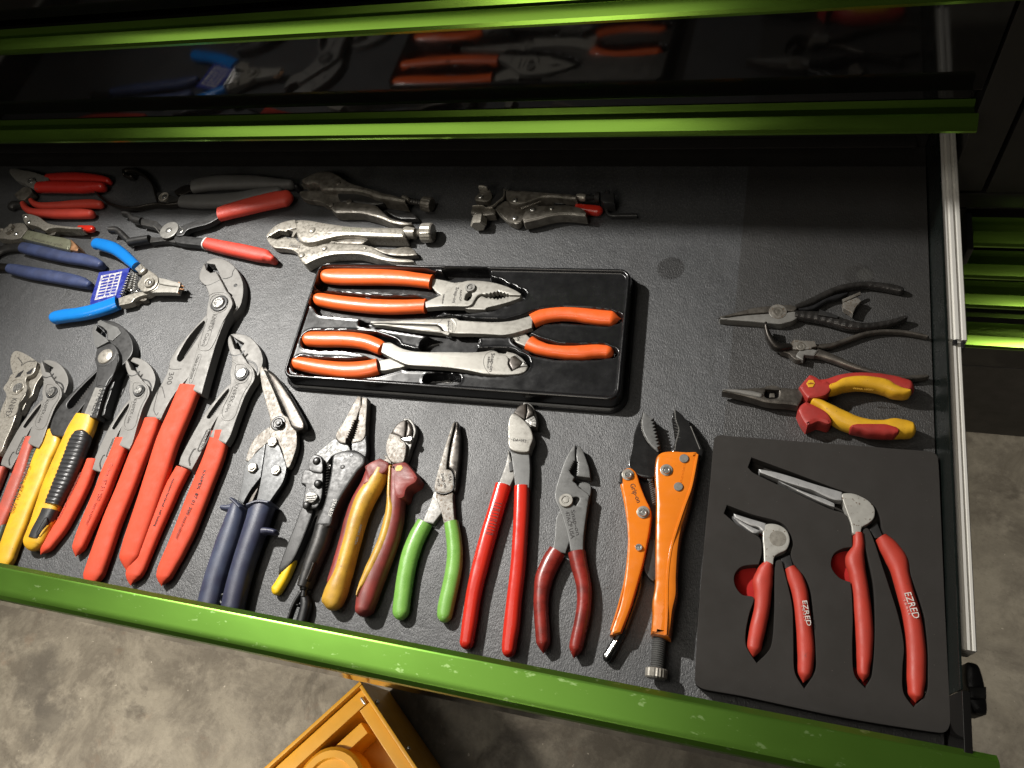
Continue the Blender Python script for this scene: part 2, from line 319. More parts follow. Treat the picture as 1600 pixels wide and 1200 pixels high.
class Tool:
    def __init__(s, name, label, cat, base, group=None, z=0.0003):
        s.o = bpy.data.objects.new(name, None); sc.collection.objects.link(s.o)
        s.o.empty_display_size = .02
        s.org = plane(*px(base), z); s.o.location = s.org; s.z = z
        s.o['label'] = label; s.o['category'] = cat
        if group: s.o['group'] = group
    def loop(s, pts, zm, smooth=True, n=4):
        q = catmull(pts, n) if smooth else [(p[0], p[1]) for p in pts]
        out = []
        for p in q:
            w_ = plane(*px(p), zm); out.append((w_.x, w_.y))
        return out
    def add(s, name, v, f, m, parent=None, **k): 
        o = link(name, v, f, m, parent or s.o, s.org, **k); return o
    def plate(s, name, pts, z0, z1, m, bev=.8, holes=(), smooth=True, parent=None, n=4, raw=False):
        """pts in view pixels at the height of the top face; z in mm above the mat"""
        a = s.z + z0 * MM; b = s.z + z1 * MM
        lp = s.loop(pts, b, smooth, n); hs = [s.loop(h, b, smooth, n) for h in holes]
        v, f = plate_mesh(lp, a, b, bev * MM, hs)
        return s.add(name, v, f, m, parent)
    def sweep(s, name, pts, h, z0, m, caps=(0, 1), e=2.3, seg=18, parent=None, n=7, hs=None, groove=0, ribs=0, rib_amp=.0, lift=None):
        """rounded grip: pts (x,y,width) in view pixels; h height mm, z0 bottom mm"""
        zc = s.z + (z0 + h / 2) * MM
        path = catmull([(p[0], p[1]) for p in pts], n, closed=False)
        ws = []
        for i in range(len(pts) - 1):
            for j in range(n):
                t = j / n; t = t * t * (3 - 2 * t); ws.append(pts[i][2] * (1 - t) + pts[i + 1][2] * t)
        ws.append(pts[-1][2])
        C = []; W = []
        for i, p in enumerate(path):
            a = path[max(0, i - 1)]; b = path[min(len(path) - 1, i + 1)]
            dx, dy = b[0] - a[0], b[1] - a[1]; l = math.hypot(dx, dy) or 1
            nx, ny = -dy / l, dx / l; hw = ws[i] / 2
            c = plane(*px(p), zc); q1 = plane(*px((p[0] + nx * hw, p[1] + ny * hw)), zc); q2 = plane(*px((p[0] - nx * hw, p[1] - ny * hw)), zc)
            a3 = plane(*px(a), zc); b3 = plane(*px(b), zc); t3 = (b3 - a3).normalized(); sd = Vector((-t3.y, t3.x, 0))
            C.append(c); W.append(abs((q1 - q2).dot(sd)) / 2)
        S = [0.0]
        for i in range(1, len(C)): S.append(S[-1] + (C[i] - C[i - 1]).length)
        T_ = S[-1]
        xs = set(S)
        if ribs:
            for i in range(ribs * 4 + 1): xs.add(T_ * i / (ribs * 4))
        r0 = W[0] * 1.1 if caps[0] else 0; r1 = W[-1] * (1.1 if caps[1] < 2 else 1.8) if caps[1] else 0
        if r1: r1 = max(r1, W[-3] * .8)
        r0 = min(r0, T_ * .4); r1 = min(r1, T_ * .4)
        for k in range(9):
            if r0: xs.add(r0 * (1 - math.cos(k / 8 * math.pi / 2)))
            if r1: xs.add(T_ - r1 * (1 - math.cos(k / 8 * math.pi / 2)))
        xs = sorted(xs); clean = [xs[0]]
        for x in xs[1:]:
            if x - clean[-1] > 1e-5: clean.append(x)
        clean[-1] = T_
        verts = []; faces = []
        for x in clean:
            i = max(0, min(len(S) - 2, int(np.searchsorted(S, x)) - 1)); f = (x - S[i]) / max(1e-9, S[i + 1] - S[i]); f = min(1, max(0, f))
            c = C[i].lerp(C[i + 1], f); w_ = W[i] * (1 - f) + W[i + 1] * f
            t3 = (C[min(i + 2, len(C) - 1)] - C[max(i - 1, 0)]); t3.normalize(); sd = Vector((-t3.y, t3.x, 0))
            k = 1.0
            if r0 and x < r0: k = min(k, math.sqrt(max(0.0004, 1 - ((r0 - x) / r0) ** 2)))
            if r1 and T_ - x < r1:
                q_ = (r1 - (T_ - x)) / r1; k = min(k, math.sqrt(max(0.0004, 1 - q_ ** 2)) if caps[1] < 2 else max(.05, 1 - q_ ** 1.6))
            hh = h / 2 * MM
            if hs: 
                fr = x / T_; g = fr * (len(hs) - 1); gi = min(len(hs) - 2, int(g)); hh *= hs[gi] * (1 - (g - gi)) + hs[gi + 1] * (g - gi)
            kk = k
            if ribs: kk = k * (1 + rib_amp * math.sin(x / T_ * ribs * 2 * math.pi))
            zz = s.z + z0 * MM + h / 2 * MM * (.55 + .45 * 1)
            if lift: zz += (lift[0] + (lift[1] - lift[0]) * x / T_) * MM
            for a in range(seg):
                th = 2 * math.pi * a / seg; cs, sn = math.cos(th), math.sin(th)
                u = math.copysign(abs(cs) ** (2 / e), cs); v_ = math.copysign(abs(sn) ** (2 / e), sn)
                g_ = 1.0
                if groove and sn > 0: g_ = 1 - groove * 1.6 * math.exp(-(u / .14) ** 2)
                P = c + sd * (u * w_ * k); verts.append((P.x, P.y, zz + v_ * hh * kk * g_))
        nr = len(clean)
        for r in range(nr - 1):
            for a in range(seg):
                b = (a + 1) % seg; faces.append((r * seg + a, r * seg + b, (r + 1) * seg + b, (r + 1) * seg + a))
        faces.append(tuple(range(seg))[::-1]); faces.append(tuple((nr - 1) * seg + a for a in range(seg)))
        return s.add(name, verts, faces, m, parent, wn=False)
    def disc(s, name, c, d, z0, h, m, style='rivet', sides=28, parent=None):
        zt = s.z + (z0 + h) * MM; c3 = plane(*px(c), zt)
        r = ((plane(*px((c[0] + d / 2, c[1])), zt) - plane(*px((c[0] - d / 2, c[1])), zt)).length) / 2
        prof = {'rivet': [(1, 0), (1, .75), (.93, 1), (.62, 1), (.55, .7), (.42, .7), (.36, .95), (0, 1)],
                'dome': [(1, 0), (1, .35), (.92, .65), (.7, .88), (.4, .98), (0, 1)],
                'flat': [(1, 0), (1, .8), (.92, 1), (0, 1)],
                'cup': [(1, 0), (1, .8), (.9, 1), (.72, .95), (.62, .55), (.3, .5), (0, .6)],
                'hex': [(1, 0), (1, .6), (.88, .72), (.55, .72), (.5, 1), (.3, 1.02), (0, 1.02)]}[style]
        n = 6 if style == 'hex' else sides
        verts = []; faces = []
        for (k, zz) in prof[:-1]:
            nn = n * 4
            for i in range(nn):
                a = 2 * math.pi * i / nn + .3; rr = r * k
                if style == 'hex' and k > .8: rr *= math.cos(math.pi / 6) / math.cos((a % (math.pi / 3)) - math.pi / 6)
                verts.append((c3.x + rr * math.cos(a), c3.y + rr * math.sin(a), s.z + (z0 + h * zz) * MM))
        nn = n * 4; R_ = len(prof) - 1
        verts.append((c3.x, c3.y, s.z + (z0 + h * prof[-1][1]) * MM))
        for q in range(R_ - 1):
            for i in range(nn): j = (i + 1) % nn; faces.append((q * nn + i, q * nn + j, (q + 1) * nn + j, (q + 1) * nn + i))
        for i in range(nn): faces.append(((R_ - 1) * nn + i, (R_ - 1) * nn + (i + 1) % nn, len(verts) - 1))
        return s.add(name, verts, faces, m, parent, angle=30)
    def lathe(s, name, p0, p1, prof, zc, m, seg=20, parent=None, flute=0, n_fl=0):
        """lying lathe from p0 to p1; prof (t, diameter px)"""
        z = s.z + zc * MM; a = plane(*px(p0), z); b = plane(*px(p1), z); d = b - a; t = d.normalized(); sd = Vector((-t.y, t.x, 0))
        dx, dy = p1[0] - p0[0], p1[1] - p0[1]; l = math.hypot(dx, dy); nx, ny = -dy / l, dx / l
        k = abs((plane(*px((p0[0] + nx * 10, p0[1] + ny * 10)), z) - a).dot(sd)) / 10
        verts = []; faces = []
        for (q, dd) in prof:
            c = a + d * q
            for i in range(seg):
                th = 2 * math.pi * i / seg; r = dd / 2 * k * (1 + (flute if n_fl and (i % 2) else 0))
                verts.append(tuple(c + sd * (r * math.cos(th)) + Vector((0, 0, r * math.sin(th)))))
        for q in range(len(prof) - 1):
            for i in range(seg): j = (i + 1) % seg; faces.append((q * seg + i, q * seg + j, (q + 1) * seg + j, (q + 1) * seg + i))
        faces.append(tuple(range(seg))); faces.append(tuple((len(prof) - 1) * seg + i for i in range(seg)))
        return s.add(name, verts, faces, m, parent, angle=30)
    def screw(s, name, p0, p1, dpx, zc, m, turns=14, parent=None):
        prof = []
        for i in range(turns): prof += [((i) / turns, dpx * .86), ((i + .5) / turns, dpx)]
        return s.lathe(name, p0, p1, prof + [(1, dpx * .86)], zc, m, parent=parent)
    def spring(s, name, p0, p1, dpx, turns, zc, wire, m, parent=None):
        z = s.z + zc * MM; a = plane(*px(p0), z); b = plane(*px(p1), z); d = b - a; t = d.normalized(); sd = Vector((-t.y, t.x, 0)); up = Vector((0, 0, 1))
        k = (plane(*px((p0[0] + dpx / 2, p0[1])), z) - a).length
        pts = []
        for i in range(turns * 10 + 1):
            f = i / (turns * 10); th = 2 * math.pi * turns * f; pts.append(a + d * f + sd * (k * math.cos(th)) + up * (k * math.sin(th)))
        return s.tube(name, pts, wire, m, parent)
    def tube(s, name, pts, r, m, parent=None, seg=8):
        """world-space tube, r in mm"""
        verts = []; faces = []
        for i, p in enumerate(pts):
            t = (pts[min(i + 1, len(pts) - 1)] - pts[max(0, i - 1)]).normalized()
            u = t.cross(Vector((0, 0, 1))); u = u.normalized() if u.length > .05 else Vector((1, 0, 0)); v_ = u.cross(t).normalized()
            for j in range(seg):
                a = 2 * math.pi * j / seg; verts.append(tuple(p + (u * math.cos(a) + v_ * math.sin(a)) * r * MM))
        for i in range(len(pts) - 1):
            for j in range(seg): k = (j + 1) % seg; faces.append((i * seg + j, i * seg + k, (i + 1) * seg + k, (i + 1) * seg + j))
        faces.append(tuple(range(seg))); faces.append(tuple((len(pts) - 1) * seg + j for j in range(seg)))
        return s.add(name, verts, faces, m, parent)
    def groove(s, name, pts, wpx, z, m='dark', parent=None, closed=False, h=.25):
        """thin raised or engraved line that follows pts"""
        q = catmull(pts, 5, closed=closed); zz = s.z + z * MM
        P = [plane(*px(p), zz) for p in q]
        if closed: P.append(P[0].copy())
        k = (plane(*px((q[0][0] + wpx / 2, q[0][1])), zz) - plane(*px(q[0]), zz)).length / MM
        verts = []; faces = []
        for i, p in enumerate(P):
            t = (P[min(i + 1, len(P) - 1)] - P[max(0, i - 1)]).normalized(); sd = Vector((-t.y, t.x, 0)) * k * MM
            verts += [tuple(p - sd + Vector((0, 0, -.3 * MM))), tuple(p - sd * .6 + Vector((0, 0, h * MM))), tuple(p + sd * .6 + Vector((0, 0, h * MM))), tuple(p + sd + Vector((0, 0, -.3 * MM)))]
        for i in range(len(P) - 1):
            for j in range(3): faces.append((i * 4 + j, i * 4 + j + 1, i * 4 + 5 + j, i * 4 + 4 + j))
        return s.add(name, verts, faces, m, parent)
    def text(s, body, p0, p1, hpx, z, m='ink', parent=None, lean=0.0, h=0.12, name='lettering', follow=None):
        """lettering lying flat at height z mm; baseline p0->p1 in view px; follow: sagging by surface function"""
        zz = s.z + z * MM; a = plane(*px(p0), zz); b = plane(*px(p1), zz); d = b - a; ln = d.length; t = d.normalized(); up = Vector((-t.y, t.x, 0))
        dx, dy = p1[0] - p0[0], p1[1] - p0[1]; l = math.hypot(dx, dy); nx, ny = dy / l, -dx / l
        hh = abs((plane(*px((p0[0] + nx * hpx, p0[1] + ny * hpx)), zz) - a).dot(up))
        cu = bpy.data.curves.new('lettering', 'FONT'); cu.body = body; cu.size = 1; cu.extrude = 0.01; cu.resolution_u = 2
        ob = bpy.data.objects.new('lettering', cu); me = bpy.data.meshes.new_from_object(ob)
        co = [v.co.copy() for v in me.vertices]; pol = [tuple(p.vertices) for p in me.polygons]
        bpy.data.objects.remove(ob); bpy.data.curves.remove(cu); bpy.data.meshes.remove(me)
        if not co: return
        x0 = min(c.x for c in co); x1 = max(c.x for c in co); y1 = max(c.y for c in co)
        verts = []
        for c in co:
            u = (c.x - x0) / (x1 - x0) * ln; v_ = c.y / y1 * hh
            verts.append(tuple(a + t * u + up * (v_ + lean * u) + Vector((0, 0, (h if c.z > 0 else -h) * MM))))
        return s.add(name, verts, pol, m, parent, smooth=False)

# ------------------------------------------------------------------ setting and large structure
def empty(name, label, cat, loc, group=None):
    o = bpy.data.objects.new(name, None); sc.collection.objects.link(o); o.location = loc; o.empty_display_size = .05
    o['label'] = label; o['category'] = cat
    if group: o['group'] = group
    return o
def box_mesh(x0, x1, y0, y1, z0, z1, b=.001):
    """box with chamfered edges"""
    bm = bmesh.new(); bmesh.ops.create_cube(bm, size=1)
    for v in bm.verts: v.co = Vector(((x0 + x1) / 2 + v.co.x * (x1 - x0), (y0 + y1) / 2 + v.co.y * (y1 - y0), (z0 + z1) / 2 + v.co.z * (z1 - z0)))
    if b: bmesh.ops.bevel(bm, geom=bm.edges[:], offset=b, segments=2, profile=.6, affect='EDGES')
    v = [tuple(q.co) for q in bm.verts]; f = [tuple(l.vert.index for l in fc.loops) for fc in bm.faces]; bm.free(); return v, f
def join(*ms):
    V_ = []; F_ = []
    for v, f in ms: F_ += [tuple(i + len(V_) for i in q) for q in f]; V_ += v
    return V_, F_
def prism_x(prof, x0, x1, capped=True):
    """closed profile of (y,z) swept along x"""
    n = len(prof); v = [(x0, y, z) for y, z in prof] + [(x1, y, z) for y, z in prof]
    f = [(i, (i + 1) % n, n + (i + 1) % n, n + i) for i in range(n)]
    if capped: f += [tuple(range(n))[::-1], tuple(range(n, 2 * n))]
    return v, f
FLOOR = -0.62
n = 60; fv = [(-4 + 8 * i / n, -3.5 + 7 * j / n, FLOOR) for j in range(n + 1) for i in range(n + 1)]
ff = [(j * (n + 1) + i, j * (n + 1) + i + 1, (j + 1) * (n + 1) + i + 1, (j + 1) * (n + 1) + i) for j in range(n) for i in range(n)]
link('floor', fv, ff, 'concrete', kind='structure')

FY = 0.618        # face of the cabinet
# green handle trim: flat top with a crease, rounded nose
def trim(parent, x0, x1, yb, z, name='handle_trim', org=Vector((0, 0, 0)), full=True):
    if full: pr = [(yb, z - .003), (yb - .004, z - .0085), (yb - .019, z - .0095), (yb - .0215, z - .006), (yb - .0222, z + .0012), (yb - .0232, z + .0018), (yb - .0282, z - .0006), (yb - .0340, z - .0040),
           (yb - .0360, z - .0068), (yb - .0357, z - .0095), (yb - .032, z - .0105), (yb - .020, z - .012), (yb, z - .012)]
    else: pr = [(yb - .0195, z - .0045), (yb - .024, z + .0005), (yb - .026, z + .0012), (yb - .044, z + .0018), (yb - .050, z + .0005), (yb - .0535, z - .003), (yb - .0545, z - .008),
           (yb - .0530, z - .012), (yb - .049, z - .0145), (yb - .040, z - .016), (yb - .022, z - .019)]
    v, f = prism_x(pr, x0, x1)
    return link(name, v, f, 'green_clean' if full else 'green_metal', parent, org, angle=22 if full else 25, wn=not full)
cab = empty('tool_cabinet', 'black tool chest with closed drawers and green handle trims behind the open drawer', 'tool chest', (0, FY, FLOOR)); CO = Vector((0, FY, FLOOR))
def cpart(name, m, ms, parent=cab, **k): return link(name, *ms, m, parent, CO, **k)
def closed_drawer(x0, x1, z0, z1, trimz, tx0=None, tx1=None):
    d = cpart('drawer_front', 'gloss_black', box_mesh(x0, x1, FY, FY + .018, z0, z1, .0012))
    trim(d, x0 + .001 if tx0 is None else tx0, x1 - .003 if tx1 is None else tx1, FY - .0015, trimz, org=CO)
XL = -1.25; XR = .56  # cabinet coordinates below were scaled about the camera to bring the face nearer
closed_drawer(XL, .1845, .124, .241, .1185)
closed_drawer(XL, .1845, .2605, .376, .2535)
closed_drawer(XL, .1845, .3955, .47, .3885)
cpart('top_panel', 'satin_black', box_mesh(XL - .03, XR + .02, FY - .004, FY + .5, .474, .49, .003))
cpart('stile', 'satin_black', box_mesh(.1875, .2205, FY + .001, FY + .03, -.012, .470, .001))
cpart('side_panel', 'satin_black', box_mesh(.2247, XR, FY + .001, FY + .02, -.0145, .470, .001))
cpart('divider_rail', 'satin_black', box_mesh(.1875, XR, FY + .003, FY + .03, -.041, -.018, .0015))
cpart('cabinet_back', 'satin_black', box_mesh(XL - .03, XR + .02, FY + .48, FY + .5, FLOOR + .03, .472, .001))
cpart('cabinet_side', 'satin_black', box_mesh(XR + .003, XR + .02, FY + .003, FY + .478, FLOOR + .03, .472, .001))
cpart('cabinet_side', 'satin_black', box_mesh(XL - .03, XL - .012, FY + .003, FY + .478, FLOOR + .03, .472, .001))
cpart('inner_frame', 'gloss_black', box_mesh(XL, .186, FY + .020, FY + .040, .096, .128, .001))
# narrow column of thin drawers to the right of the open drawer
for i, (tz, zb) in enumerate(((-.0475, -.1018), (-.1054, -.1606), (-.1643, -.2516), (-.2562, -.3756))):
    closed_drawer(.2187, XR, zb + .002, tz - .012, tz, .2206 if i == 0 else .2155, XR - .001)
cpart('trim_end_cap', 'black', box_mesh(.2130, .2196, FY - .050, FY - .001, -.072, -.0435, .002))
cpart('lower_panel', 'satin_black', box_mesh(.1875, XR, FY + .001, FY + .02, -.513, -.379, .001))
cpart('plinth', 'satin_black', box_mesh(XL, XR, FY + .012, FY + .05, FLOOR + .002, -.515, .001))
cpart('stile', 'satin_black', box_mesh(.1875, .2150, FY + .004, FY + .03, -.3756, -.0445, .001))
for tz, zb in ((-.045, -.15), (-.16, -.28), (-.29, -.51)): closed_drawer(XL, .1845, zb + .002, tz - .012, tz)

# the open drawer
DX0, DX1, DY0, DY1 = -1.19, .1665, .066, .672
dr = empty('open_drawer', 'long black drawer pulled open with green front trim and zinc slide, full of pliers', 'drawer', ((DX0 + DX1) / 2, .3, -.03)); DO = Vector(((DX0 + DX1) / 2, .3, -.03))
def dpart(name, m, ms, parent=dr, **k): return link(name, *ms, m, parent, DO, **k)
dpart('bottom_panel', 'satin_black', box_mesh(DX0, DX1, DY0 - .02, DY1, -.006, -.0022, .0004))
dpart('side_wall', 'green_black_paint', join(box_mesh(DX1 + .0003, DX1 + .0014, .1065, DY1, -.012, .0445, .0003), box_mesh(DX1 - .0004, DX1 + .0015, .1065, DY1, .0447, .0458, .0004)))
dpart('side_wall', 'gloss_black', box_mesh(DX1 + .0003, DX1 + .006, DY0 - .015, .106, -.012, .0470, .001))
dpart('side_wall', 'green_black_paint', box_mesh(DX0 - .004, DX0 - .0003, DY0 - .015, DY1, -.012, .0445, .0006))
dpart('back_wall', 'satin_black', join(box_mesh(DX0, DX1, DY1 + .0003, DY1 + .0025, -.012, .038, .0006), box_mesh(DX0 + .01, DX1 - .012, DY1 - .014, DY1 - .0005, .010, .0125, .0006)))
dpart('front_panel', 'gloss_black', join(box_mesh(DX0 - .012, .185, DY0 - .032, DY0 - .004, -.09, .030, .001), box_mesh(DX0, DX1, DY0 - .004, DY0 + .001, -.002, .040, .001)))
trim(dr, DX0 - .014, .1875, DY0 + .0205, .049, org=DO, full=False)
# slide rails along the right side wall, three nested channels
def rail(x0, x1, y0, y1, z0, z1):
    w_ = x1 - x0
    pr = [(0, z1 - .001), (.001, z1), (w_ * .22, z1), (w_ * .27, z1 - .0012), (w_ * .36, z1 - .0012), (w_ * .41, z1 + .0006), (w_ * .58, z1 + .0006), (w_ * .63, z1 - .0012), (w_ * .72, z1 - .0012), (w_ * .78, z1), (w_ - .0008, z1), (w_, z1 - .001), (w_, z0), (0, z0)]
    n = len(pr); v = [(x0 + a, y0, b) for a, b in pr] + [(x0 + a, y1, b) for a, b in pr]
    return v, [(i, (i + 1) % n, n + (i + 1) % n, n + i) for i in range(n)] + [tuple(range(n)), tuple(range(n, 2 * n))[::-1]]
dpart('slide_rail', 'zinc', rail(.1683, .1840, .402, .668, .010, .0435), angle=20)
dpart('slide_rail', 'zinc', rail(.1685, .1798, .136, .4015, .014, .0410), angle=20)
dpart('slide_rail', 'zinc', box_mesh(DX0 - .016, DX0 - .006, .13, .668, .010, .043, .001))
dpart('rail_stop', 'black', join(box_mesh(.1722, .1758, .3965, .4012, .0405, .0446, .001), box_mesh(.1795, .1822, .394, .4012, .030, .043, .0006)))
# black plastic latch under the slide at the front corner
V(1350, 900, 4)
lt = [(640, 545), (715, 545), (745, 600), (765, 680), (775, 750), (778, 862), (700, 858), (660, 790), (645, 700)]
q = [plane(*px(p), .005) for p in catmull(lt, 3)]
dpart('latch_lever', 'black', plate_mesh([(p.x, p.y) for p in q], -.022, .004, .004))
q = [plane(*px(p), .010) for p in [(655, 690), (770, 690), (772, 765), (700, 768), (668, 765)]]
dpart('latch_button', 'gunmetal', plate_mesh([(p.x, p.y) for p in q], .0042, .0095, .002))

# rubber liner
def grid_sheet(x0, x1, y0, y1, z, nx, ny):
    return [(x0 + (x1 - x0) * i / nx, y0 + (y1 - y0) * j / ny, z) for j in range(ny + 1) for i in range(nx + 1)], [(j * (nx + 1) + i, j * (nx + 1) + i + 1, (j + 1) * (nx + 1) + i + 1, (j + 1) * (nx + 1) + i) for j in range(ny) for i in range(nx)]
ln = link('drawer_liner', *box_mesh(DX0 + .004, DX1 - .0008, DY0 + .002, DY1 - .030, -.002, 0, .0004), 'liner')
ln['label'] = 'charcoal textured rubber liner covering the bottom of the open drawer'; ln['category'] = 'drawer liner'
# thin square mat remnant that the needle nose pliers at the right lie on
V(0, 0, 1)
q = [plane(*p, .0004) for p in catmull([(1140, 345, 1), (1240, 325), (1400, 320), (1440, 330), (1447, 345), (1458, 560), (1462, 690), (1135, 682, 1)], 5)]

# yellow case on the floor in front
V(0, 860, 2)
CZ = -.49
case = empty('storage_case', 'yellow plastic case standing on the concrete floor in front of the open drawer', 'case', plane(560, 1100, FLOOR))
KO = case.location.copy()
A = plane(562, 1064, CZ); B = plane(395, 1215, CZ); C_ = plane(668, 1212, CZ)
u = (B - A).normalized(); v_ = Vector((u.y, -u.x, 0))
if v_.dot(C_ - A) < 0: v_ = -v_
def fr(a, b, z): p = A + u * a + v_ * b; return (p.x, p.y, z)
def slab(a0, a1, b0, b1, z0, z1, bev=.002):
    lp = [fr(a0, b0, 0)[:2], fr(a1, b0, 0)[:2], fr(a1, b1, 0)[:2], fr(a0, b1, 0)[:2]]
    return plate_mesh(lp, z0, z1, bev)
la, lb = .36, .30
def kpart(name, m, ms, parent=case, **k): return link(name, *ms, m, parent, KO, **k)
kpart('case_body', 'case_yellow', join(slab(0, la, 0, .006, FLOOR + .004, CZ, .0015), slab(0, la, lb - .006, lb, FLOOR + .004, CZ, .0015), slab(0, .006, .0065, lb - .0065, FLOOR + .004, CZ, .0015), slab(la - .006, la, .0065, lb - .0065, FLOOR + .004, CZ, .0015), slab(.0065, la - .0065, .0065, lb - .0065, FLOOR + .01, FLOOR + .04, .001)))
kpart('inner_tray', 'case_yellow', join(slab(.0075, la - .0075, .0075, .030, FLOOR + .041, CZ - .012, .002), slab(.0075, .028, .031, lb - .008, FLOOR + .041, CZ - .012, .002), slab(.040, .20, .040, .060, FLOOR + .041, CZ - .03, .002)))
cc = fr(.125, .085, 0)
cyl = []; cf = []
prof = [(.055, -.058), (.055, -.024), (.050, -.019), (.040, -.019), (.038, -.026), (.02, -.026), (.0, -.026)]
for r, z in prof:
    for i in range(40): cyl.append((cc[0] + r * math.cos(i * math.pi / 20), cc[1] + r * math.sin(i * math.pi / 20), CZ + z))
for k in range(len(prof) - 1):
    for i in range(40): j = (i + 1) % 40; cf.append((k * 40 + i, k * 40 + j, (k + 1) * 40 + j, (k + 1) * 40 + i))
kpart('round_well', 'case_yellow', (cyl, cf))
def cyl_h(p, d, r, l):
    d = Vector(d).normalized(); a_ = d.cross(Vector((0, 0, 1))).normalized(); b_ = Vector((0, 0, 1)); vv = []; f_ = []
    for t, k in ((0, 1), (l * .7, 1), (l, .6)):
        for i in range(14): th = i * math.pi / 7; vv.append(tuple(Vector(p) + d * t + (a_ * math.cos(th) + b_ * math.sin(th)) * r * k))
    for q_ in range(2):
        for i in range(14): j = (i + 1) % 14; f_.append((q_ * 14 + i, q_ * 14 + j, (q_ + 1) * 14 + j, (q_ + 1) * 14 + i))
    f_.append(tuple(range(28, 42))); return vv, f_
kpart('screw', 'pol', cyl_h(fr(-.0002, .040, CZ - .012), -u, .0035, .004))
kpart('screw', 'pol', cyl_h(fr(-.0002, .125, CZ - .012), -u, .0035, .004))
kpart('wall_pin', 'pol', cyl_h(fr(.012, .020, CZ - .010), Vector((0, 0, 1)) + v_ * .01, .003, .008) if False else cyl_h(fr(.014, .019, CZ - .009), v_, .003, .012))

# ================================================================== TOOLS
G_COB = 'adjustable water pump pliers with red dipped handles'
# ---- water pump pliers with box joint: heads drawn once and fitted to each tool by pivot and handle top
def fit(a0, b0, a1, b1):
    z0 = complex(*a0); z1 = complex(*a1); k = (complex(*b1) - z1) / (complex(*b0) - z0)
    return lambda p: tuple([((complex(p[0], p[1]) - z0) * k + z1).real, ((complex(p[0], p[1]) - z0) * k + z1).imag] + list(p[2:]))
def pump_pliers(label, base, piv, top, hl, hr, m, hm, sides=1.0, text=None, text2='Cobra'):
    V(0, 0, 1); T = Tool('water_pump_pliers', label, 'pliers', base, G_COB)
    k = lambda L_: [tuple([180 + p[0] / 4.446, 390 + p[1] / 4.446] + list(p[2:])) for p in L_]
    F = fit((377.9, 583.9), (343.5, 675), piv, top); g = lambda L_: [F(p) for p in k(L_)]
    sc_ = abs(complex(top[0] - piv[0], top[1] - piv[1])) / 97.4 / 4.446
    T.plate('slotted_jaw', g([(800, 588, 1), (850, 582), (920, 600), (972, 640), (1010, 700), (1026, 765), (1015, 820), (990, 880), (950, 940), (900, 985), (850, 1000), (800, 1010), (760, 1100), (700, 1180), (640, 1290), (600, 1400), (560, 1475), (530, 1530, 1), (440, 1495, 1), (455, 1440), (500, 1350), (560, 1240), (625, 1130), (700, 1035), (770, 955), (840, 900), (900, 850), (915, 800), (908, 758, 1)] + [(890, 722, 1), (868, 690, 1), (896, 650, 1), (858, 630, 1), (826, 612, 1)]), 0, 9, m, .9,
            holes=[g([(785, 965, 1), (745, 1010), (690, 1080), (645, 1145), (636, 1165), (655, 1172), (700, 1120), (760, 1040), (792, 990, 1)])])
    # toothed rack lining the slot
    T.plate('tooth_rack', g(zig((800, 985), (664, 1172), 16, 9) + [(676, 1180, 1), (812, 992, 1)]), 2, 8.2, 'dark', .2, smooth=False)
    T.plate('plain_jaw', g([(797, 592, 1), (784, 615), (783, 660), (797, 715), (812, 760, 1), (806, 810), (797, 860), (801, 900), (797, 960), (772, 1020), (735, 1110), (705, 1175), (685, 1230), (655, 1300, 1), (765, 1350, 1), (800, 1290), (835, 1190), (865, 1110), (900, 1020), (932, 960), (965, 905), (968, 860), (950, 815), (918, 785), (908, 768, 1), (880, 728, 1), (862, 694, 1), (830, 686, 1), (816, 645, 1), (808, 618, 1)]), 4, 14, m, 1.0)
    T.groove('jaw_line', g([(797, 722), (830, 738), (880, 722), (898, 700)]), 3.2 * sc_ * 4, 14, 'gunmetal', h=.05)
    T.groove('jaw_line', g([(905, 765), (930, 775), (965, 790), (985, 835), (965, 900)]), 3 * sc_ * 4, 9.2, 'gunmetal', h=.1)
    T.groove('joint_ridge', g([(815, 770), (850, 790), (905, 800), (945, 850), (935, 920), (900, 975), (868, 1040), (830, 1150), (800, 1180), (760, 1180), (738, 1150), (745, 1100), (790, 1010), (815, 950)]), 4 * sc_ * 4, 14, m, h=.45)
    T.groove('joint_ridge', g([(828, 850), (838, 800), (890, 790), (925, 830), (925, 880), (895, 920), (848, 920), (826, 880)]), 4 * sc_ * 4, 14, m, closed=True, h=.5)
    T.disc('pivot_button', F((377.9, 583.9)), 88 * sc_, 13.6, 2.2, 'gunmetal', 'cup')
    T.disc('pivot_pin', F((376.6, 582.6)), 62 * sc_, 14.4, 2.2, 'pol', 'flat')
    T.text('KNIPEX', F((180 + 836 / 4.446, 390 + 932 / 4.446)), F((180 + 790 / 4.446, 390 + 1060 / 4.446)), 24 * sc_, 14.1, 'etch')
    T.text(text2, F((180 + 784 / 4.446, 390 + 1072 / 4.446)), F((180 + 762 / 4.446, 390 + 1130 / 4.446)), 20 * sc_, 14.1, 'etch')
    T.groove('emboss', g([(640, 1250), (600, 1330), (575, 1390), (590, 1400), (625, 1350), (665, 1265), (650, 1245)]), 3 * sc_ * 4, 9.1, 'etch', h=.05)
    T.text('MADE IN', F((180 + 638 / 4.446, 390 + 1262 / 4.446)), F((180 + 592 / 4.446, 390 + 1372 / 4.446)), 14 * sc_, 9.1, 'etch')
    T.groove('emboss', g([(560, 1385), (545, 1390), (515, 1450), (520, 1500)]), 3.5 * sc_ * 4, 9.1, 'etch', h=.12)
    T.sweep('handle', hl, 11, 0, hm, caps=(0, 2), e=2.9, hs=[1, 1, 1, .95, .9])
    T.sweep('handle', hr, 12, 1.2, hm, caps=(0, 2), e=2.9, hs=[1, 1, 1, .95, .9], lift=(1, -1))
    return T
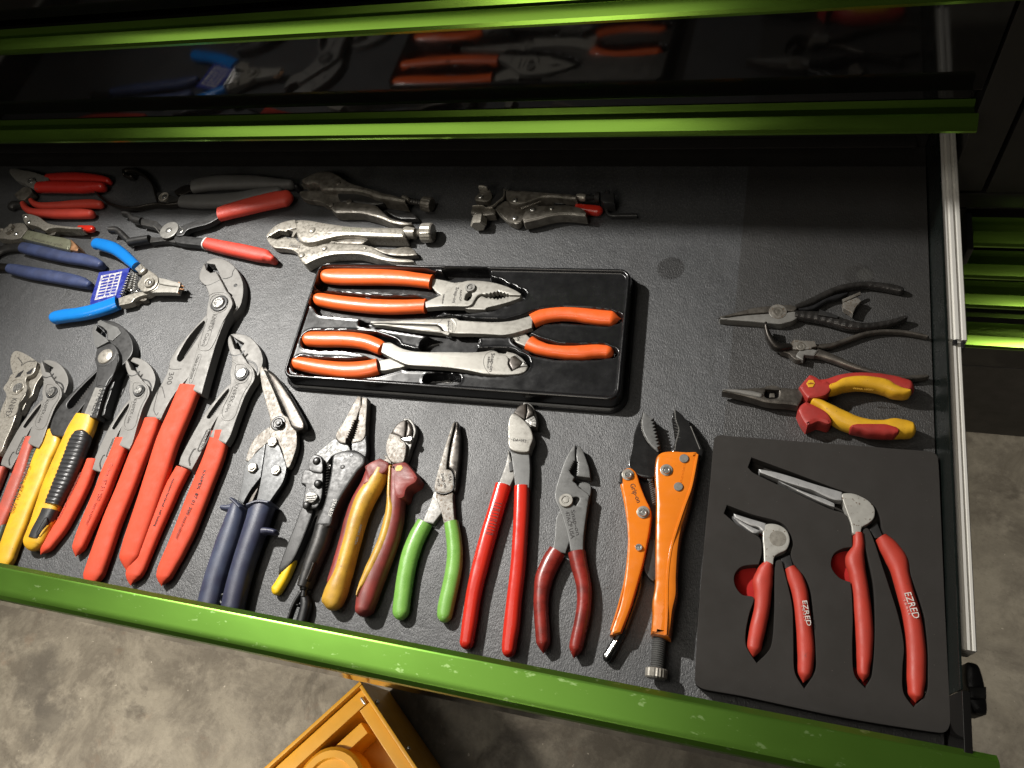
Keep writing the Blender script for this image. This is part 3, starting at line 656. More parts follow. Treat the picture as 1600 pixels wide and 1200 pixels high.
def LZ(L_, x0, y0, s): return [tuple([x0 + p[0] / s, y0 + p[1] / s, p[2] / s * .94]) for p in L_]

# small pair at the left edge
T = pump_pliers('smallest pump pliers with scuffed red handles, second from the left of the front row', (60, 690), (80.2, 612.5), (52.5, 685.4),
    LZ([(15, 690, 44), (-25, 790, 46), (-70, 900, 44)], 0, 530, 3.43), LZ([(178, 532, 56), (152, 600, 58), (118, 700, 66), (78, 800, 70), (38, 900, 68), (0, 985, 66), (-40, 1090, 60)], 0, 530, 3.43), 'cobra', 'worn_red')
T.text('Cobra 87 01 180', (42, 726), (14, 800), 5.5, 13.6, 'wiha_dirty_red')
# 250 pair
T = pump_pliers('medium pump pliers, red handles beside the yellow and black handled pliers', (180, 760), (216.7, 610), (193.3, 687.3),
    LZ([(258, 716, 47), (215, 830, 56), (165, 930, 60), (110, 1030, 60), (50, 1110, 56), (10, 1160, 40)], 60, 480, 3),
    LZ([(402, 620, 64), (375, 690, 66), (335, 780, 70), (300, 870, 70), (255, 970, 68), (215, 1060, 62), (185, 1135, 52), (172, 1168, 44)], 60, 480, 3), 'cobra', 'cobra_red')
V(60, 480, 3); T.text('Cobra  87 51 250', (335, 730), (268, 905), 15, 13.75, 'worn_red'); T.text('MADE IN GERMANY', (262, 915), (216, 1018), 9, 13.75, 'worn_red'); T.text('induction-hardened / self locking', (195, 775), (92, 990), 9, 11.3, 'worn_red')
# 300 pair
T = pump_pliers('large pump pliers with red handles printed with numbers, next to the navy snips', (330, 720), (377.9, 583.9), (343.5, 675),
    LZ([(628, 370, 84), (568, 480, 92), (500, 620, 104), (440, 750, 108), (385, 880, 108), (338, 990, 112), (308, 1060, 95), (297, 1100, 70)], 130, 640, 4),
    LZ([(866, 142, 110), (825, 290, 128), (765, 440, 132), (700, 600, 136), (640, 750, 134), (575, 890, 122), (525, 990, 110), (495, 1070, 84), (486, 1102, 60)], 130, 640, 4), 'cobra', 'cobra_red')
V(130, 640, 4); T.text('KNIPEX', (752, 378), (708, 497), 16, 13.85, 'ink'); T.text('87 01 300', (703, 520), (640, 655), 17, 13.85, 'ink'); T.text('MADE IN GERMANY', (635, 665), (572, 805), 11, 13.85, 'ink')
T.text('induction-hardened / self locking', (560, 430), (440, 728), 12, 11.3, 'ink')

# ---- the largest pump pliers, long slot with twenty-five teeth
V(180, 390, 4.446)
T = Tool('water_pump_pliers', 'longest pump pliers, its big round head above the other red handled pliers', 'pliers', (500, 900), G_COB)
T.plate('slotted_jaw', [(628, 86, 1), (680, 60), (730, 58), (790, 85), (840, 130), (878, 200), (890, 265), (885, 330), (868, 390), (835, 430), (780, 490), (720, 560), (660, 640), (590, 740), (520, 870), (460, 940), (405, 1010), (360, 1085), (315, 1180, 1), (215, 1160, 1), (240, 1090), (280, 1000), (330, 915), (362, 845), (382, 765), (425, 690), (480, 620), (545, 545), (610, 475), (690, 400), (780, 350), (812, 320), (790, 300, 1), (765, 280, 1), (742, 235, 1), (712, 180, 1), (722, 165, 1), (705, 135, 1), (690, 102, 1), (640, 96, 1)], 0, 12, 'cobra', 1.2,
        holes=[[(615, 492, 1), (570, 535), (500, 620), (432, 740), (430, 765), (447, 776), (466, 764), (510, 705), (560, 630), (605, 560), (628, 515, 1)]])
T.plate('tooth_rack', zig((630, 512), (480, 748), 22, 8) + [(492, 756, 1), (644, 520, 1)], 2, 11, 'dark', .2, smooth=False)
T.plate('plain_jaw', [(620, 92, 1), (597, 130), (581, 180), (588, 215), (625, 250, 1), (642, 290), (650, 330), (642, 370), (634, 420), (628, 480), (606, 560), (576, 650), (546, 760), (510, 870), (470, 950, 1), (600, 1005, 1), (622, 920), (648, 830), (680, 720), (705, 640), (742, 540), (768, 480), (800, 425), (812, 370), (800, 320), (772, 285), (752, 245, 1), (722, 190, 1), (700, 150, 1), (662, 160, 1), (632, 138, 1)] , 5, 18, 'cobra', 1.4)
T.plate('jaw_teeth', zig((632, 136), (640, 96), 5, 7) + [(628, 94, 1), (620, 135, 1)], 3, 16, 'gunmetal', .2, smooth=False)
T.groove('jaw_line', [(600, 238), (640, 248), (700, 225), (735, 205)], 6, 18, 'gunmetal', h=.06)
T.groove('jaw_line', [(748, 200), (770, 200), (808, 185), (818, 150), (835, 125)], 6, 12.2, 'gunmetal', h=.06)
T.groove('joint_ridge', [(650, 320), (690, 300), (760, 300), (800, 340), (812, 385), (780, 450), (745, 510), (700, 620), (660, 690), (620, 702), (582, 690), (575, 660)], 7, 18, 'cobra', h=.6)
T.groove('joint_ridge', [(660, 350), (700, 312), (755, 318), (780, 365), (765, 415), (710, 440), (665, 415)], 6, 18, 'cobra', closed=True, h=.6)
T.groove('joint_ridge', [(745, 495), (790, 460), (850, 400), (820, 380), (808, 340), (785, 300), (768, 270)], 6, 12.3, 'cobra', h=.6)
T.groove('emboss', [(640, 480), (600, 610), (590, 660), (610, 672), (635, 660), (665, 580), (690, 480)], 3, 18.1, 'etch', h=.05)
T.disc('pivot_button', (720, 370), 110, 17.4, 2.6, 'gunmetal', 'cup'); T.disc('pivot_pin', (712, 366), 74, 18.4, 2.6, 'pol', 'rivet')
T.disc('dimple', (835, 248), 24, 11.9, .4, 'gunmetal', 'cup')
T.text('KNIPEX', (680, 450), (640, 570), 28, 18.1, 'etch'); T.text('Cobra', (632, 580), (600, 668), 20, 18.1, 'etch')
T.groove('emboss', [(575, 730), (548, 800), (520, 890), (515, 925), (535, 920), (560, 850), (592, 760), (595, 728), (575, 730)], 3, 18.1, 'etch', h=.05)
T.text('Made in Germany', (568, 745), (520, 900), 18, 18.1, 'etch')
T.groove('emboss', [(378, 800), (375, 825), (415, 832), (460, 828)], 5, 12.1, 'etch', h=.08); T.text('300', (375, 855), (355, 940), 34, 12.1, 'etch')
T.groove('emboss', [(345, 1030), (325, 955), (305, 960), (285, 1030), (268, 1110), (285, 1150), (300, 1130)], 5, 12.1, 'etch', h=.12)
V(0, 0, 1)
T.sweep('handle', LZ([(440, 62, 96), (410, 150, 100), (345, 300, 112), (268, 500, 114), (185, 700, 118), (115, 900, 124), (60, 1060, 122), (40, 1130, 100)], 130, 640, 4), 13, 0, 'cobra_red', caps=(0, 2), e=2.9)
T.sweep('handle', [(300.5, 606, 31), (284, 645, 32), (264, 690, 33), (247, 740, 33), (230, 790, 32.5), (212, 840, 32), (203, 868, 30), (196, 892, 22)], 14, 2.5, 'cobra_red', caps=(0, 2), e=2.9, lift=(2.5, -2))

# ---- pliers wrench at the far left
V(0, 530, 3.43)
T = Tool('pliers_wrench', 'nickel plated pliers wrench with smooth flat jaws at the left end of the front row', 'pliers', (60, 420))
T.plate('back_jaw', [(54, 135), (60, 85), (82, 62), (112, 68), (165, 96), (200, 122), (236, 140), (238, 172), (216, 205), (190, 245), (172, 300), (150, 322), (120, 380), (98, 400), (60, 330), (70, 200)], 0, 8, 'nickel', .8)
T.plate('front_arm', [(16, 262), (40, 225), (55, 192), (72, 182, 1), (98, 190), (120, 178), (150, 158, 1), (186, 150), (196, 122, 1), (188, 160), (170, 190), (140, 205), (138, 240), (146, 270), (128, 310), (100, 350), (86, 400), (66, 460), (30, 540), (0, 610), (-50, 600), (-40, 520), (-10, 420), (10, 360), (32, 310), (28, 285)], 5, 14, 'nickel', 1)
T.groove('jaw_slit', [(95, 98), (118, 128), (115, 140), (150, 120), (190, 118)], 5, 8.1, 'gunmetal', h=.05)
for P_ in ([(78, 208, 1), (98, 182, 1), (126, 165, 1), (108, 198, 1)], [(140, 180, 1), (180, 152, 1), (165, 185, 1), (145, 188, 1)]): T.plate('window_slot', P_, 13.6, 14.3, 'black', .1, smooth=False)
T.groove('joint_ridge', [(52, 262), (68, 225), (105, 215), (138, 240), (142, 275), (120, 310), (100, 345), (85, 400), (40, 420), (20, 400), (30, 330)], 7, 14, 'nickel', h=.6)
T.disc('pivot_button', (90, 260), 66, 13.6, 1.6, 'nickel', 'cup'); T.disc('pivot_pin', (92, 258), 46, 14.4, 2.6, 'pol', 'flat')
T.text('KNIPEX', (66, 318), (22, 420), 26, 14.1, 'etch')
T.sweep('handle', [(-10, 590, 50), (-60, 700, 56), (-120, 830, 56)], 12, 0, 'cobra_red', caps=(0, 1), e=2.8)

# ---- yellow and black grip joint pliers
V(60, 480, 3)
T = Tool('groove_joint_pliers', 'large grey groove joint pliers with yellow and black ribbed grips in the front row', 'pliers', (180, 560))
T.plate('hook_jaw', [(292, 60, 1), (350, 66), (402, 98), (436, 150), (442, 205), (415, 250), (378, 290), (340, 400), (318, 460), (300, 510), (225, 490), (230, 440), (160, 525), (115, 608, 1), (62, 600, 1), (52, 570), (75, 500), (130, 425), (215, 345), (285, 280), (330, 240), (345, 190), (340, 172, 1), (322, 146, 1), (318, 112, 1), (300, 88, 1), (275, 84, 1)], 0, 13, 'gunmetal', 1.3,
        holes=[[(276, 300, 1), (190, 385), (134, 452), (140, 475), (168, 462), (232, 395), (282, 320, 1)]])
T.plate('tooth_rack', zig((284, 318), (168, 470), 15, 7) + [(178, 476, 1), (294, 326, 1)], 2, 12, 'dark', .2, smooth=False)
T.plate('jaw_face', [(276, 68, 1), (291, 59, 1), (325, 76, 1), (352, 86, 1), (372, 94, 1), (386, 120, 1), (347, 157, 1), (326, 152, 1), (321, 112, 1), (300, 92, 1), (278, 84, 1)], 11, 14, 'grey_steel', .5, smooth=False)
T.plate('lower_jaw', [(262, 76, 1), (250, 108, 1), (257, 145, 1), (262, 170, 1), (271, 191, 1), (330, 160, 1), (318, 146, 1), (288, 124, 1), (268, 108, 1), (276, 90, 1)], 5, 15, 'grey_steel', .6, smooth=False)
T.plate('front_arm', [(272, 196, 1), (300, 182), (340, 168), (368, 195), (378, 240), (360, 300), (325, 350), (300, 420), (272, 520, 1), (190, 512, 1), (215, 450), (245, 385), (272, 300), (266, 240)], 6, 19, 'gunmetal', 1.4)
T.groove('joint_ridge', [(275, 330), (272, 370), (290, 365), (320, 370), (345, 330), (370, 262), (372, 220)], 5, 19, 'gunmetal', h=.5)
T.disc('pivot_pin', (315, 228), 92, 18.4, 1.2, 'gunmetal', 'flat'); T.disc('pivot_button', (308, 226), 66, 18.8, 3.6, 'nickel', 'dome')
T.plate('name_plate', [(266, 376, 1), (300, 380, 1), (250, 508, 1), (215, 500, 1)], 18.6, 19.5, 'satin', .2, smooth=False)
T.text('STANLEY', (288, 384), (243, 505), 24, 19.7, 'gunmetal')
V(0, 530, 3.43)
T.sweep('handle', [(288, 490, 74), (272, 560, 100), (235, 640, 98), (190, 760, 100), (140, 880, 98), (95, 1000, 96), (50, 1120, 92), (10, 1240, 88)], 12, 0, 'yellow', caps=(0, 1), e=3)
T.sweep('grip_inlay', [(200, 585, 30), (150, 700, 36), (105, 800, 36), (62, 900, 36), (28, 970, 30)], 10, 1, 'green_black', caps=(1, 1), e=2.4, ribs=22, rib_amp=.08)
T.sweep('grip_inlay', [(28, 990, 28), (5, 1050, 34), (-20, 1120, 34)], 10, 1, 'green_black', caps=(1, 1), e=2.4)
T.sweep('handle', [(480, 420, 100), (440, 500, 122), (392, 600, 122), (345, 700, 122), (300, 800, 120), (262, 900, 114), (225, 1000, 108), (185, 1090, 104), (165, 1135, 88)], 16, 1, 'yellow', caps=(0, 1), e=3, lift=(3, -1))
T.sweep('grip_inlay', [(468, 488, 60), (435, 560, 92), (395, 660, 92), (352, 760, 88), (310, 850, 78), (292, 890, 74)], 17, 1.8, 'rubber', caps=(1, 0), e=2.6, ribs=19, rib_amp=.055, lift=(3, .5))
T.sweep('grip_inlay', [(276, 918, 74), (250, 975, 70), (218, 1030, 64), (198, 1072, 58)], 16.5, 1.6, 'rubber', caps=(0, 0), e=2.8)
T.groove('emboss', [(252, 955), (240, 960), (195, 1040), (205, 1048), (245, 985), (252, 955)], 4, 17.8, 'gunmetal', h=.2)

# ---- navy aviation snips
V(300, 560, 3)
T = Tool('aviation_snips', 'offset aviation tin snips with navy blue rubber handles', 'snips', (300, 700))
T.plate('upper_blade', [(332, 38, 1), (382, 68), (442, 148), (490, 228), (525, 298), (522, 328), (492, 338), (462, 318), (442, 270), (400, 180), (352, 80)], 8, 16, 'bronze', 2.4)
T.plate('lower_blade', [(316, 40, 1), (330, 36, 1), (350, 80), (382, 150), (412, 225), (428, 262), (462, 285), (486, 330), (492, 390), (484, 435), (456, 508), (428, 512, 1), (428, 460), (408, 405), (372, 376), (360, 345), (366, 290), (348, 220), (330, 150), (320, 90)], 3, 10, 'worn', .9)
T.plate('link_plate', [(362, 320, 1), (305, 362), (270, 415), (250, 478, 1), (272, 488, 1), (300, 440), (345, 402), (372, 372, 1)], 2, 7, 'worn', .7)
T.plate('cover_plate', [(345, 400, 1), (288, 455), (248, 508), (236, 580), (214, 665, 1), (238, 682, 1), (272, 620), (322, 556, 1)], 6, 10.5, 'plate_grey', .7)
T.plate('cover_plate', [(347, 400, 1), (370, 396), (402, 402), (425, 455), (442, 515), (425, 580), (392, 630), (350, 690, 1), (296, 686, 1), (312, 620), (324, 556, 1)], 6.5, 11, 'plate_grey', .7)
T.plate('tang', [(262, 630, 1), (322, 560, 1), (318, 590), (270, 700, 1), (238, 700, 1)], 1, 6, 'bronze', .8)
T.disc('pivot_nut', (402, 303), 66, 9, 2, 'dark', 'cup'); T.disc('pivot_bolt', (400, 300), 42, 10, 7, 'dark', 'hex')
for c in ((372, 388), (278, 508), (388, 520)): T.disc('hex_bolt', c, 46, 10.4, 4.5, 'nickel', 'hex')
T.disc('spring_end', (412, 385), 34, 6, 3, 'gunmetal', 'cup')
T.sweep('handle', [(222, 690, 62), (198, 770, 84), (166, 860, 94), (133, 960, 94), (105, 1050, 94), (80, 1150, 98), (60, 1240, 96)], 19, 0, 'snip_navy', caps=(0, 1), e=2.2)
T.sweep('handle', [(330, 695, 110), (308, 770, 102), (278, 860, 98), (248, 950, 94), (222, 1040, 94), (200, 1130, 96), (180, 1230, 94)], 22, 0, 'snip_navy', caps=(0, 1), e=2.3)
T.sweep('collar', [(196, 664, 20), (225, 690, 22), (250, 716, 18)], 21, 0, 'snip_navy', caps=(1, 1))
T.sweep('thumb_stop', [(205, 700, 42), (170, 704, 30), (138, 700, 22)], 12, 4, 'snip_navy', caps=(0, 1))
T.sweep('collar', [(272, 706, 20), (330, 686, 26), (390, 692, 20)], 24, 0, 'snip_navy', caps=(1, 1))
T.sweep('thumb_stop', [(320, 812, 46), (365, 812, 30), (404, 820, 26)], 12, 6, 'snip_navy', caps=(0, 1))
q = [plane(*px((145 + 14 * math.cos(a / 12 * 2 * math.pi), 1128 + 22 * math.sin(a / 12 * 2 * math.pi))), .010) for a in range(13)]
T.tube('latch_ring', q, 1.1, 'grey_steel')

# ---- long nose locking pliers with yellow release lever
V(410, 600, 3.158)
T = Tool('locking_pliers', 'dark long nose locking pliers with a yellow tipped release lever', 'locking pliers', (330, 700), 'locking pliers')
T.plate('lower_jaw', [(362, 262, 1), (300, 312), (262, 345), (235, 368), (240, 410), (292, 420), (322, 385), (350, 352), (430, 330), (420, 300), (385, 292)], 3, 10, 'grey_steel', 1)
T.plate('jaw_tip', [(470, 58, 1), (486, 62, 1), (487, 110, 1), (470, 150, 1)] + zig((462, 178), (420, 275), 9, 9)[:-1] + [(410, 292, 1), (385, 290), (362, 265), (365, 240), (400, 185), (432, 125)], 2, 12, 'worn', 1)
T.plate('jaw_tip', [(490, 64, 1), (518, 68, 1), (516, 120), (510, 200), (508, 250), (488, 280), (438, 292, 1)] + zig((445, 270), (472, 175), 9, 8) + [(478, 130, 1), (489, 100, 1)], 2, 12, 'worn', 1)
T.plate('jaw_root', [(438, 285, 1), (488, 278), (512, 250, 1), (514, 330), (500, 365), (440, 330, 1)], 2, 11, 'gunmetal', 1)
T.plate('body_shell', [(345, 352), (375, 332), (420, 322), (452, 322), (488, 342), (505, 362), (502, 395), (470, 430), (430, 490), (395, 545), (372, 590), (350, 640), (330, 700), (262, 700), (280, 640), (300, 590), (312, 540), (332, 450), (338, 400)], 3, 19, 'gunmetal', 3)
T.sweep('body_tube', [(330, 640, 84), (310, 700, 84), (288, 780, 82), (258, 860, 74), (232, 930, 66), (208, 1004, 56)], 19, 0, 'dark', caps=(0, 0), e=2.3)
T.sweep('tube_end', [(262, 880, 14), (243, 930, 16), (224, 975, 12)], 8, 12, 'bronze', caps=(1, 1))
T.text('STANLEY', (352, 568), (322, 652), 18, 19.15, 'satin')
T.groove('emboss', [(305, 345), (350, 300), (362, 310), (355, 325), (318, 358), (305, 345)], 3, 10.1, 'dark', h=.2)
T.plate('lever_head', [(202, 426), (240, 420), (288, 418), (300, 440), (298, 500), (292, 560), (268, 608), (230, 614), (198, 602), (205, 540), (210, 500), (190, 490)], 2, 15, 'gunmetal', 1.6)
T.plate('pivot_link', [(232, 370), (262, 345), (292, 362), (298, 420), (285, 440), (230, 425)], 8, 16.5, 'gunmetal', 1.2)
for c in ((262, 375), (268, 487), (212, 594), (395, 409)): T.disc('rivet', c, 38 if c[0] < 300 else 36, 15, 4.4, 'dark', 'dome')
T.disc('rivet_hole', (438, 350), 20, 18.9, .4, 'black', 'cup')
T.groove('slot_line', [(225, 552), (232, 515), (262, 528), (268, 505), (280, 500)], 6, 15.1, 'black', h=.1)
T.plate('adjust_slider', [(212, 545, 1), (235, 530), (265, 540), (270, 560), (245, 585), (212, 580, 1)], 15, 18.5, 'satin', .8)
for i in range(3): T.plate('grip_ridge', [(218, 549 + i * 11, 1), (262, 545 + i * 11, 1), (262, 551 + i * 11, 1), (218, 555 + i * 11, 1)], 18.3, 19.3, 'satin', .3, smooth=False)
T.plate('lever', [(195, 602), (240, 612), (250, 625), (225, 700), (185, 800), (150, 870), (112, 912), (76, 938, 1), (80, 900), (120, 790), (160, 690)], 1, 12, 'gunmetal', 2)
T.plate('inner_link', [(262, 620, 1), (300, 590), (290, 640), (262, 655), (225, 740), (165, 840, 1), (150, 832, 1), (190, 740)], 2, 7, 'dark', .8)
T.sweep('release_lever', [(162, 838, 34), (138, 900, 40), (105, 965, 48), (72, 1018, 50), (55, 1038, 40)], 11, 0, 'bright_yellow', caps=(0, 1), e=2.6, groove=.3)
T.spring('spring', (325, 395), (318, 560), 22, 12, 8, .6, 'dark')
T.plate('hook_eye', [(312, 398), (325, 388), (338, 400), (330, 420), (316, 418)], 4, 9, 'dark', .6)
T.lathe('adjusting_screw', (210, 1004), (202, 1050), [(0, 44), (.3, 44), (.35, 30), (1, 30)], 9, 'black')
T.sweep('screw_fork', [(195, 1030, 26), (160, 1090, 20), (135, 1160, 18), (125, 1200, 16)], 9, 4, 'black', caps=(0, 1))
T.sweep('screw_fork', [(205, 1030, 40), (215, 1090, 52), (200, 1160, 50), (190, 1200, 44)], 11, 0, 'black', caps=(0, 1))
T.sweep('fork_web', [(172, 1096, 12), (190, 1092, 12)], 9, 3, 'gunmetal', caps=(1, 1))

# ---- yellow and red insulated diagonal cutters
V(490, 640, 3.428)
T = Tool('diagonal_cutters', 'diagonal cutters with dirty yellow and red grips beside the green handled pliers', 'cutters', (400, 500), 'diagonal cutters')
T.plate('under_jaw', [(482, 48, 1), (512, 46), (536, 74), (548, 115), (534, 165), (520, 205), (506, 250), (480, 285), (415, 290), (450, 200), (470, 140)], 2, 10, 'satin', 1)
T.plate('joint', [(398, 150), (412, 124), (462, 142), (470, 158), (492, 178), (496, 215), (490, 250), (478, 282), (430, 288), (400, 262), (386, 220), (388, 180)], 5, 15, 'worn', 1.2)
T.plate('cutting_bevel', [(500, 50, 1), (470, 58), (440, 82), (412, 124, 1), (452, 145, 1), (486, 152, 1), (495, 100, 1)], 4, 14, 'brown', 2)
T.plate('cutting_bevel', [(502, 50, 1), (520, 72), (528, 105), (524, 138, 1), (490, 150, 1), (496, 100, 1)], 4, 13, 'brown', 2)
T.plate('jaw_flat', [(468, 154, 1), (524, 140, 1), (528, 155), (518, 170, 1), (490, 168, 1)], 9, 14.5, 'pol', .6)
T.plate('tang', [(385, 262, 1), (372, 240), (405, 250, 1), (418, 290, 1), (350, 275)], 3, 12, 'worn', 1)
T.plate('guard', [(268, 302, 1), (300, 280), (352, 256, 1), (384, 272), (404, 290), (380, 335), (320, 360), (288, 395), (274, 408, 1), (282, 350)], 0, 19, 'wiha_dirty_red', 3)
T.sweep('handle', [(335, 310, 92), (305, 400, 92), (250, 500, 92), (212, 600, 88), (185, 700, 84), (155, 800, 80), (120, 900, 70), (100, 960, 60)], 16, 0, 'wiha_dirty_red', caps=(0, 1), e=2.3)
T.sweep('grip_inlay', [(378, 300, 66), (335, 390, 86), (275, 490, 96), (238, 590, 90), (212, 690, 84), (185, 790, 84), (160, 880, 86), (120, 980, 112), (92, 1050, 106), (80, 1072, 80)], 20, 0, 'dirty_yellow', caps=(0, 1), e=2.3, hs=[.9, .95, 1, 1, 1, 1.05, 1.1, .9])
T.plate('guard', [(414, 288, 1), (450, 280), (492, 278), (540, 330), (560, 362, 1), (545, 390), (500, 420), (482, 470), (430, 470), (415, 380)], 0, 20, 'wiha_dirty_red', 4)
T.sweep('handle', [(448, 330, 72), (448, 420, 82), (446, 500, 86), (434, 600, 90), (410, 700, 90), (372, 800, 96), (328, 900, 106), (292, 1000, 108), (272, 1080, 90), (270, 1112, 70)], 20, 0, 'wiha_dirty_red', caps=(0, 1), e=2.3)
T.sweep('grip_inlay', [(424, 305, 24), (418, 400, 28), (416, 470, 32), (420, 540, 56), (408, 610, 62), (386, 690, 60), (354, 770, 60), (316, 850, 60), (280, 925, 46), (254, 980, 24), (246, 1010, 10)], 17.5, 3.4, 'dirty_yellow', caps=(1, 1), e=2.3)
T.plate('hex_emblem', [(436, 318, 1), (446, 300, 1), (470, 296, 1), (478, 312, 1), (466, 328, 1), (442, 330, 1)], 19, 20.4, 'yellow', .3, smooth=False)
T.text('VDE 1000V', (230, 725), (262, 615), 12, 20.1, 'etch')

# ---- green dipped needle nose pliers
T = Tool('needle_nose_pliers', 'small needle nose pliers with glittery green dipped handles', 'pliers', (690, 560), 'needle nose pliers')
T.plate('left_jaw', [(754, 60, 1), (742, 78), (712, 165), (672, 300), (652, 380), (648, 430), (700, 445), (742, 430), (746, 350), (738, 330), (712, 318, 1), (714, 290), (728, 190), (752, 90), (758, 68, 1)], 1, 9, 'worn', 1.2)
T.plate('right_jaw', [(760, 60, 1), (770, 62), (778, 90), (786, 140), (784, 220), (774, 330), (762, 420), (748, 440), (748, 345), (738, 326), (722, 312, 1), (722, 280), (736, 190), (757, 90)], 1, 10, 'bronze', 2)
T.plate('left_arm', [(650, 435), (625, 500), (598, 565), (582, 602, 1), (640, 612, 1), (668, 575), (685, 550), (700, 450)], 1, 7, 'satin', 1)
T.plate('joint', [(660, 355), (680, 325), (712, 318), (742, 332), (748, 370), (744, 425), (720, 445), (680, 446), (650, 436), (650, 390)], 6, 11.5, 'worn', .8)
T.plate('right_arm', [(652, 446), (700, 458), (744, 440), (746, 480), (752, 560), (757, 610, 1), (696, 612, 1), (688, 570), (672, 520)], 3, 10, 'worn', 1)
T.groove('joint_line', [(648, 436), (690, 450), (730, 440), (746, 425), (748, 360), (738, 332)], 5, 11.5, 'dark', h=.05)
T.text('USA', (722, 346), (724, 384), 16, 11.7, 'ink'); T.text('Snap-on', (682, 345), (700, 420), 16, 11.7, 'ink'); T.text('95CP', (662, 372), (666, 412), 10, 11.7, 'ink')
T.sweep('handle', [(597, 606, 82), (552, 690, 88), (518, 780, 92), (495, 880, 90), (480, 980, 90), (470, 1060, 90), (465, 1130, 74)], 13, 0, 'green_dip', caps=(0, 1), e=2.1)
T.sweep('handle', [(738, 606, 78), (750, 680, 82), (757, 770, 84), (750, 860, 86), (730, 960, 86), (708, 1060, 86), (698, 1143, 70)], 13, 0, 'green_dip', caps=(0, 1), e=2.1)

# ---- long red diagonal cutters
V(700, 610, 2.727)
T = Tool('diagonal_cutters', 'long diagonal cutters with glossy bright red handles just below the black plastic tray', 'cutters', (300, 400), 'diagonal cutters')
T.plate('under_jaw', [(322, 50, 1), (348, 55), (368, 80), (378, 122), (374, 158, 1), (352, 155, 1), (345, 200), (330, 250), (280, 200), (300, 110)], 2, 12, 'satin', 1)
T.plate('joint', [(258, 130), (278, 96), (326, 128, 1), (345, 150, 1), (356, 172), (362, 205), (350, 238), (342, 260), (300, 262), (262, 246), (256, 200)], 4, 17, 'tray_steel', 1.3)
T.plate('cutting_bevel', [(334, 52, 1), (305, 62), (285, 82), (276, 100, 1), (328, 124, 1), (334, 90, 1)], 6, 16.5, 'brown', 2)
T.plate('cutting_bevel', [(336, 52, 1), (352, 64), (364, 88), (364, 106, 1), (330, 124, 1), (336, 90, 1)], 5, 15.5, 'bronze', 1.6)
T.plate('jaw_flat', [(328, 127, 1), (366, 108, 1), (376, 130), (374, 155, 1), (350, 146, 1)], 9, 15.6, 'pol', .5)
T.text('DA=352', (277, 216), (332, 222), 12, 17.1, 'etch')
T.groove('neck_line', [(258, 206), (300, 214), (358, 210)], 2.2, 17, 'etch', h=.05)
T.plate('arm', [(266, 255, 1), (300, 266), (345, 256, 1), (350, 330), (346, 415, 1), (286, 414, 1), (278, 340)], 3, 13, 'grey_steel', 1)
T.plate('arm', [(256, 250, 1), (268, 290), (278, 340), (283, 365), (262, 412, 1), (212, 404, 1), (232, 355), (248, 305)], 0, 9, 'satin', 1)
T.plate('stop_block', [(258, 308, 1), (274, 300, 1), (278, 340, 1), (262, 345, 1)], 8.5, 10.5, 'gunmetal', .3, smooth=False)
T.sweep('handle', [(236, 405, 64), (208, 500, 64), (172, 620, 66), (140, 740, 66), (112, 860, 62), (94, 980, 60), (82, 1060, 56), (76, 1105, 52)], 14, 0, 'gloss_red', caps=(0, 1), e=2.8)
T.sweep('handle', [(316, 412, 64), (314, 500, 64), (308, 620, 62), (298, 760, 62), (284, 880, 62), (272, 1000, 66), (262, 1080, 60), (258, 1140, 48)], 15, .6, 'gloss_red', caps=(0, 1), e=2.8)
T.text('| | || | | || | | | ||', (206, 478), (168, 612), 24, 14.15, 'ink', name='barcode_print')

# ---- slip joint pliers, dark red handles
T = Tool('slip_joint_pliers', 'slip joint pliers with oily dark red handles, between red cutters and orange locking pliers', 'pliers', (515, 600), 'slip joint pliers')
T.plate('under_jaw', [(548, 230, 1), (568, 244), (588, 290), (602, 335), (606, 372, 1), (552, 366, 1)] + zig((546, 360), (549, 302), 6, 6) + [(545, 268, 1)], 1, 11, 'grey_steel', 1)
T.plate('under_arm', [(606, 400), (606, 450), (592, 500), (560, 560), (520, 640), (500, 695, 1), (445, 684, 1), (455, 620), (462, 540), (500, 480), (560, 395)], 0, 6.5, 'grey_steel', 1)
T.plate('top_jaw', [(543, 230, 1), (528, 244), (500, 292), (476, 360), (458, 420), (456, 462), (478, 515), (498, 575), (515, 640), (522, 688, 1), (576, 688, 1), (578, 620), (588, 540), (598, 470), (600, 445), (578, 425), (556, 410), (545, 395), (532, 385), (540, 370, 1), (522, 352, 1)] + zig((520, 345), (542, 300), 6, -6) + [(542, 265, 1)], 5, 13, 'grey_steel', 1.1,
        holes=[[(534, 458), (550, 454), (560, 462), (554, 476), (544, 490), (534, 480)]])
T.disc('pivot_pin', (502, 467), 60, 12.6, 2.6, 'tray_steel', 'rivet')
T.text('Snap-on', (522, 512), (546, 618), 18, 13.15, 'ink'); T.text('47ACP USA', (499, 518), (524, 632), 17, 13.15, 'ink')
T.sweep('handle', [(466, 686, 74), (440, 730, 78), (410, 800, 76), (398, 880, 64), (398, 960, 62), (404, 1040, 62), (407, 1122, 50)], 15, 0, 'dark_red', caps=(0, 2), e=2.2)
T.sweep('handle', [(549, 690, 76), (560, 750, 72), (578, 830, 66), (580, 910, 62), (568, 990, 62), (550, 1070, 60), (536, 1143, 48)], 15, 0, 'dark_red', caps=(0, 2), e=2.2)

